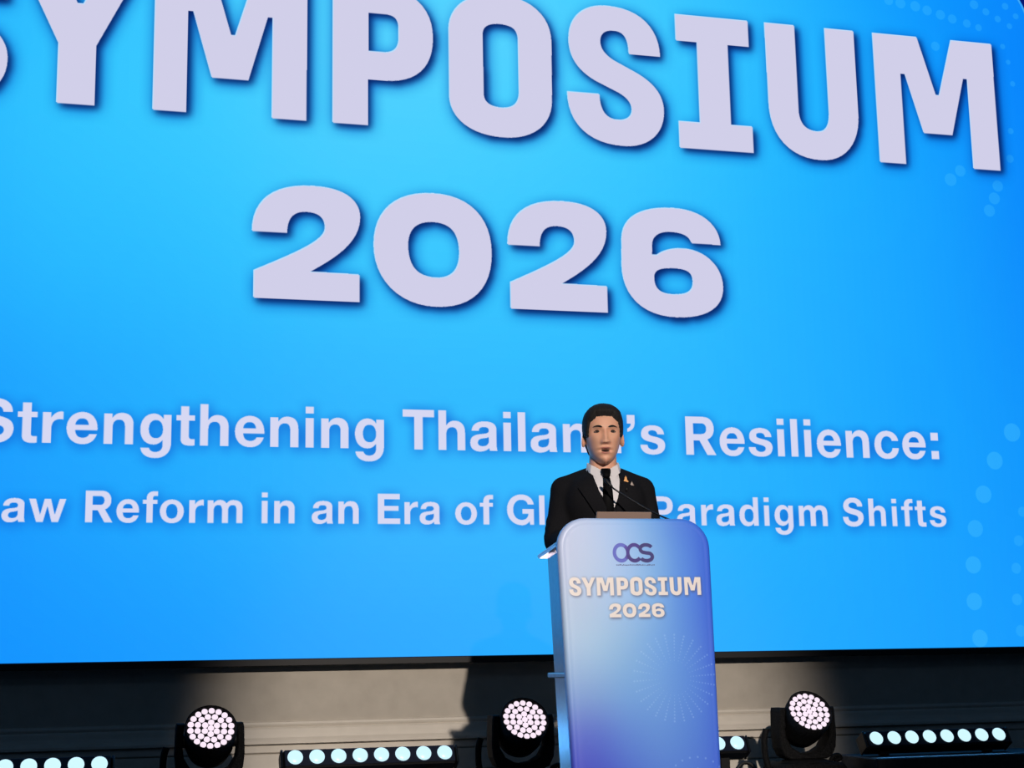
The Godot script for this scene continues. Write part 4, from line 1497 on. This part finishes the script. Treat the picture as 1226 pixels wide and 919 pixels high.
	part("lamp_lens", lathe([Vector2(0, -0.03), Vector2(0.06, -0.033), Vector2(0.095, -0.04), Vector2(0, -0.041)], 32, along), glow(Color(1.0, 0.92, 0.82), 6.0), sp)
	for s in [-1.0, 1.0]:
		part("yoke_arm", tube([aim * Vector3(s * 0.155, 0, 0.3), aim * Vector3(s * 0.155, 0, 0.3) + Vector3(0, 0.35, 0)], [0.014], 10), shell, sp)
	part("hanging_bar", tube([aim * Vector3(0, 0, 0.3) + Vector3(-0.5, 0.36, 0), aim * Vector3(0, 0, 0.3) + Vector3(0.5, 0.36, 0)], [0.024], 14), shell, sp)
	for s in [-1.0, 1.0]:
		part("drop_rod", tube([aim * Vector3(0, 0, 0.3) + Vector3(s * 0.4, 0.36, 0), aim * Vector3(0, 0, 0.3) + Vector3(s * 0.4, 6.80 - SPOT_AT.y - (aim * Vector3(0, 0, 0.3)).y, 0)], [0.012], 10), shell, sp)

const HEAD_TILT := 0.60
const BAR_TILT := 0.55

func moving_head() -> Node3D:
	var t := thing("moving_head_light", "", "stage light")
	var black := grained(Color(0.028, 0.028, 0.031), 0.6, 0.2, 12.0)
	var grey := mat(Color(0.10, 0.10, 0.11), 0.4)
	black.metallic_specular = 0.15
	var lit := glow(Color(1.0, 0.925, 0.985), 1.0)
	var y0 := 0.422
	# base on the floor
	part("base", prism(round_rect(-0.178, 0.03, 0.178, 0.226, 0.045, 6), -0.13, 0.13, 0.014), black, t)
	part("base_top", lathe([Vector2(0.125, 0.225), Vector2(0.118, 0.235), Vector2(0.09, 0.241), Vector2(0, 0.241)], 32), black, t)
	var panel := part("display", block(Vector3(0.07, 0.055, 0.006), 0.002), grey, t, at3(0.0, 0.165, 0.131))
	for k in 4:
		part("button", block(Vector3(0.010, 0.010, 0.004), 0.001), black, panel, at3(-0.0225 + 0.015 * k, -0.018, 0.004))
	for sx in [-1.0, 1.0]:
		for sz in [-1.0, 1.0]:
			part("foot", lathe([Vector2(0, 0), Vector2(0.022, 0), Vector2(0.018, 0.031), Vector2(0, 0.031)], 14), black, t, at3(sx * 0.11, 0, sz * 0.09))
	# carrying handles at the sides: one stands up, one lies flat
	part("handle", tube(curve_points([Vector3(-0.172, 0.14, -0.03), Vector3(-0.190, 0.20, -0.03), Vector3(-0.206, 0.27, -0.03), Vector3(-0.206, 0.345, -0.03), Vector3(-0.194, 0.392, -0.03)]), [0.020, 0.021, 0.021, 0.02, 0.02, 0.018, 0.016], 12), black, t)
	part("handle", tube(curve_points([Vector3(0.150, 0.19, -0.03), Vector3(0.166, 0.236, -0.03), Vector3(0.196, 0.252, -0.03), Vector3(0.214, 0.236, -0.03), Vector3(0.180, 0.222, -0.03)]), [0.012], 10), black, t)
	# yoke: a U of one piece, rounded below
	var u := PackedVector2Array([Vector2(-0.1158, 0.50), Vector2(-0.1502, 0.50), Vector2(-0.1548, 0.48), Vector2(-0.1584, 0.36), Vector2(-0.1520, 0.30), Vector2(-0.1312, 0.258), Vector2(-0.0995, 0.241), Vector2(0.0995, 0.241), Vector2(0.1312, 0.258), Vector2(0.1520, 0.30), Vector2(0.1584, 0.36), Vector2(0.1548, 0.48), Vector2(0.1502, 0.50), Vector2(0.1158, 0.50), Vector2(0.1258, 0.40), Vector2(0.1177, 0.345), Vector2(0.0905, 0.30), Vector2(0.0453, 0.275), Vector2(0, 0.268), Vector2(-0.0453, 0.275), Vector2(-0.0905, 0.30), Vector2(-0.1177, 0.345), Vector2(-0.1258, 0.40)])
	part("yoke", prism(u, -0.055, 0.055, 0.006), black, t)
	# head: a drum that tips back, its face set with 37 lenses
	var tip := Basis(Vector3.RIGHT, PI / 2 - HEAD_TILT)     # y axis to the facing direction
	var c := Vector3(0, y0, 0)
	var drum := part("head", lathe([Vector2(0, -0.105), Vector2(0.0675, -0.105), Vector2(0.0972, -0.085), Vector2(0.1116, -0.03), Vector2(0.1134, 0.02), Vector2(0.1179, 0.05), Vector2(0.1188, 0.108), Vector2(0.1157, 0.113), Vector2(0.1116, 0.108), Vector2(0.1107, 0.098), Vector2(0, 0.098)], 48), black, t, Transform3D(tip, c))
	for s in [-1.0, 1.0]:
		part("pivot", lathe([Vector2(0, 0.0), Vector2(0.03, 0.0), Vector2(0.03, 0.018), Vector2(0, 0.018)], 20, Basis(Vector3.BACK, -s * PI / 2)), grey, t, at3(s * 0.108, y0, 0))
	var lens := lathe([Vector2(0.0145, 0.0), Vector2(0.014, 0.004), Vector2(0.0105, 0.0075), Vector2(0.006, 0.009), Vector2(0, 0.0095)], 14)
	for ring in [[0, 1], [0.031, 6], [0.0618, 12], [0.0932, 18]]:
		for k in ring[1]:
			var a: float = TAU * (k + (0.5 if ring[1] == 12 else 0.0)) / ring[1] + PI / 2 + 0.06
			part("lamp_lens", lens, lit, drum, at3(cos(a) * ring[0], 0.0985, sin(a) * ring[0]))
	return t

func led_bar() -> Node3D:
	var t := thing("led_bar_light", "", "stage light")
	var black := mat(Color(0.03, 0.032, 0.04), 0.4)
	var lit := glow(Color(0.80, 0.95, 1.0), 1.08)
	var turn := Basis(Vector3.RIGHT, -BAR_TILT)              # z axis to the facing direction
	var c := Vector3(0, 0.337, 0)
	var housing := part("housing", block(Vector3(0.822, 0.092, 0.085), 0.01), black, t, Transform3D(turn, c + turn * Vector3(0, -0.006, -0.043)))
	part("face_plate", block(Vector3(0.806, 0.082, 0.004), 0.001), mat(Color(0.05, 0.07, 0.13), 0.35), housing, at3(0, 0, 0.0445))  # navy tint stands in for the blue glow of the lenses
	var lens := lathe([Vector2(0.036, 0.0), Vector2(0.0355, 0.004), Vector2(0.028, 0.009), Vector2(0.015, 0.012), Vector2(0, 0.013)], 24, Basis(Vector3.RIGHT, PI / 2))
	for k in 8:
		part("lamp_lens", lens, lit, housing, at3((k - 3.5) * 0.1015, 0.002, 0.0466))
	for s in [-1.0, 1.0]:
		part("end_cap", block(Vector3(0.012, 0.096, 0.09), 0.006), black, housing, at3(s * 0.416, 0, 0))
		part("stand_leg", block(Vector3(0.05, 0.27, 0.016), 0.003), black, t, at3(s * 0.30, 0.149, -0.03))
		part("stand_foot", block(Vector3(0.05, 0.014, 0.20), 0.004), black, t, at3(s * 0.30, 0.007, -0.03))
	return t
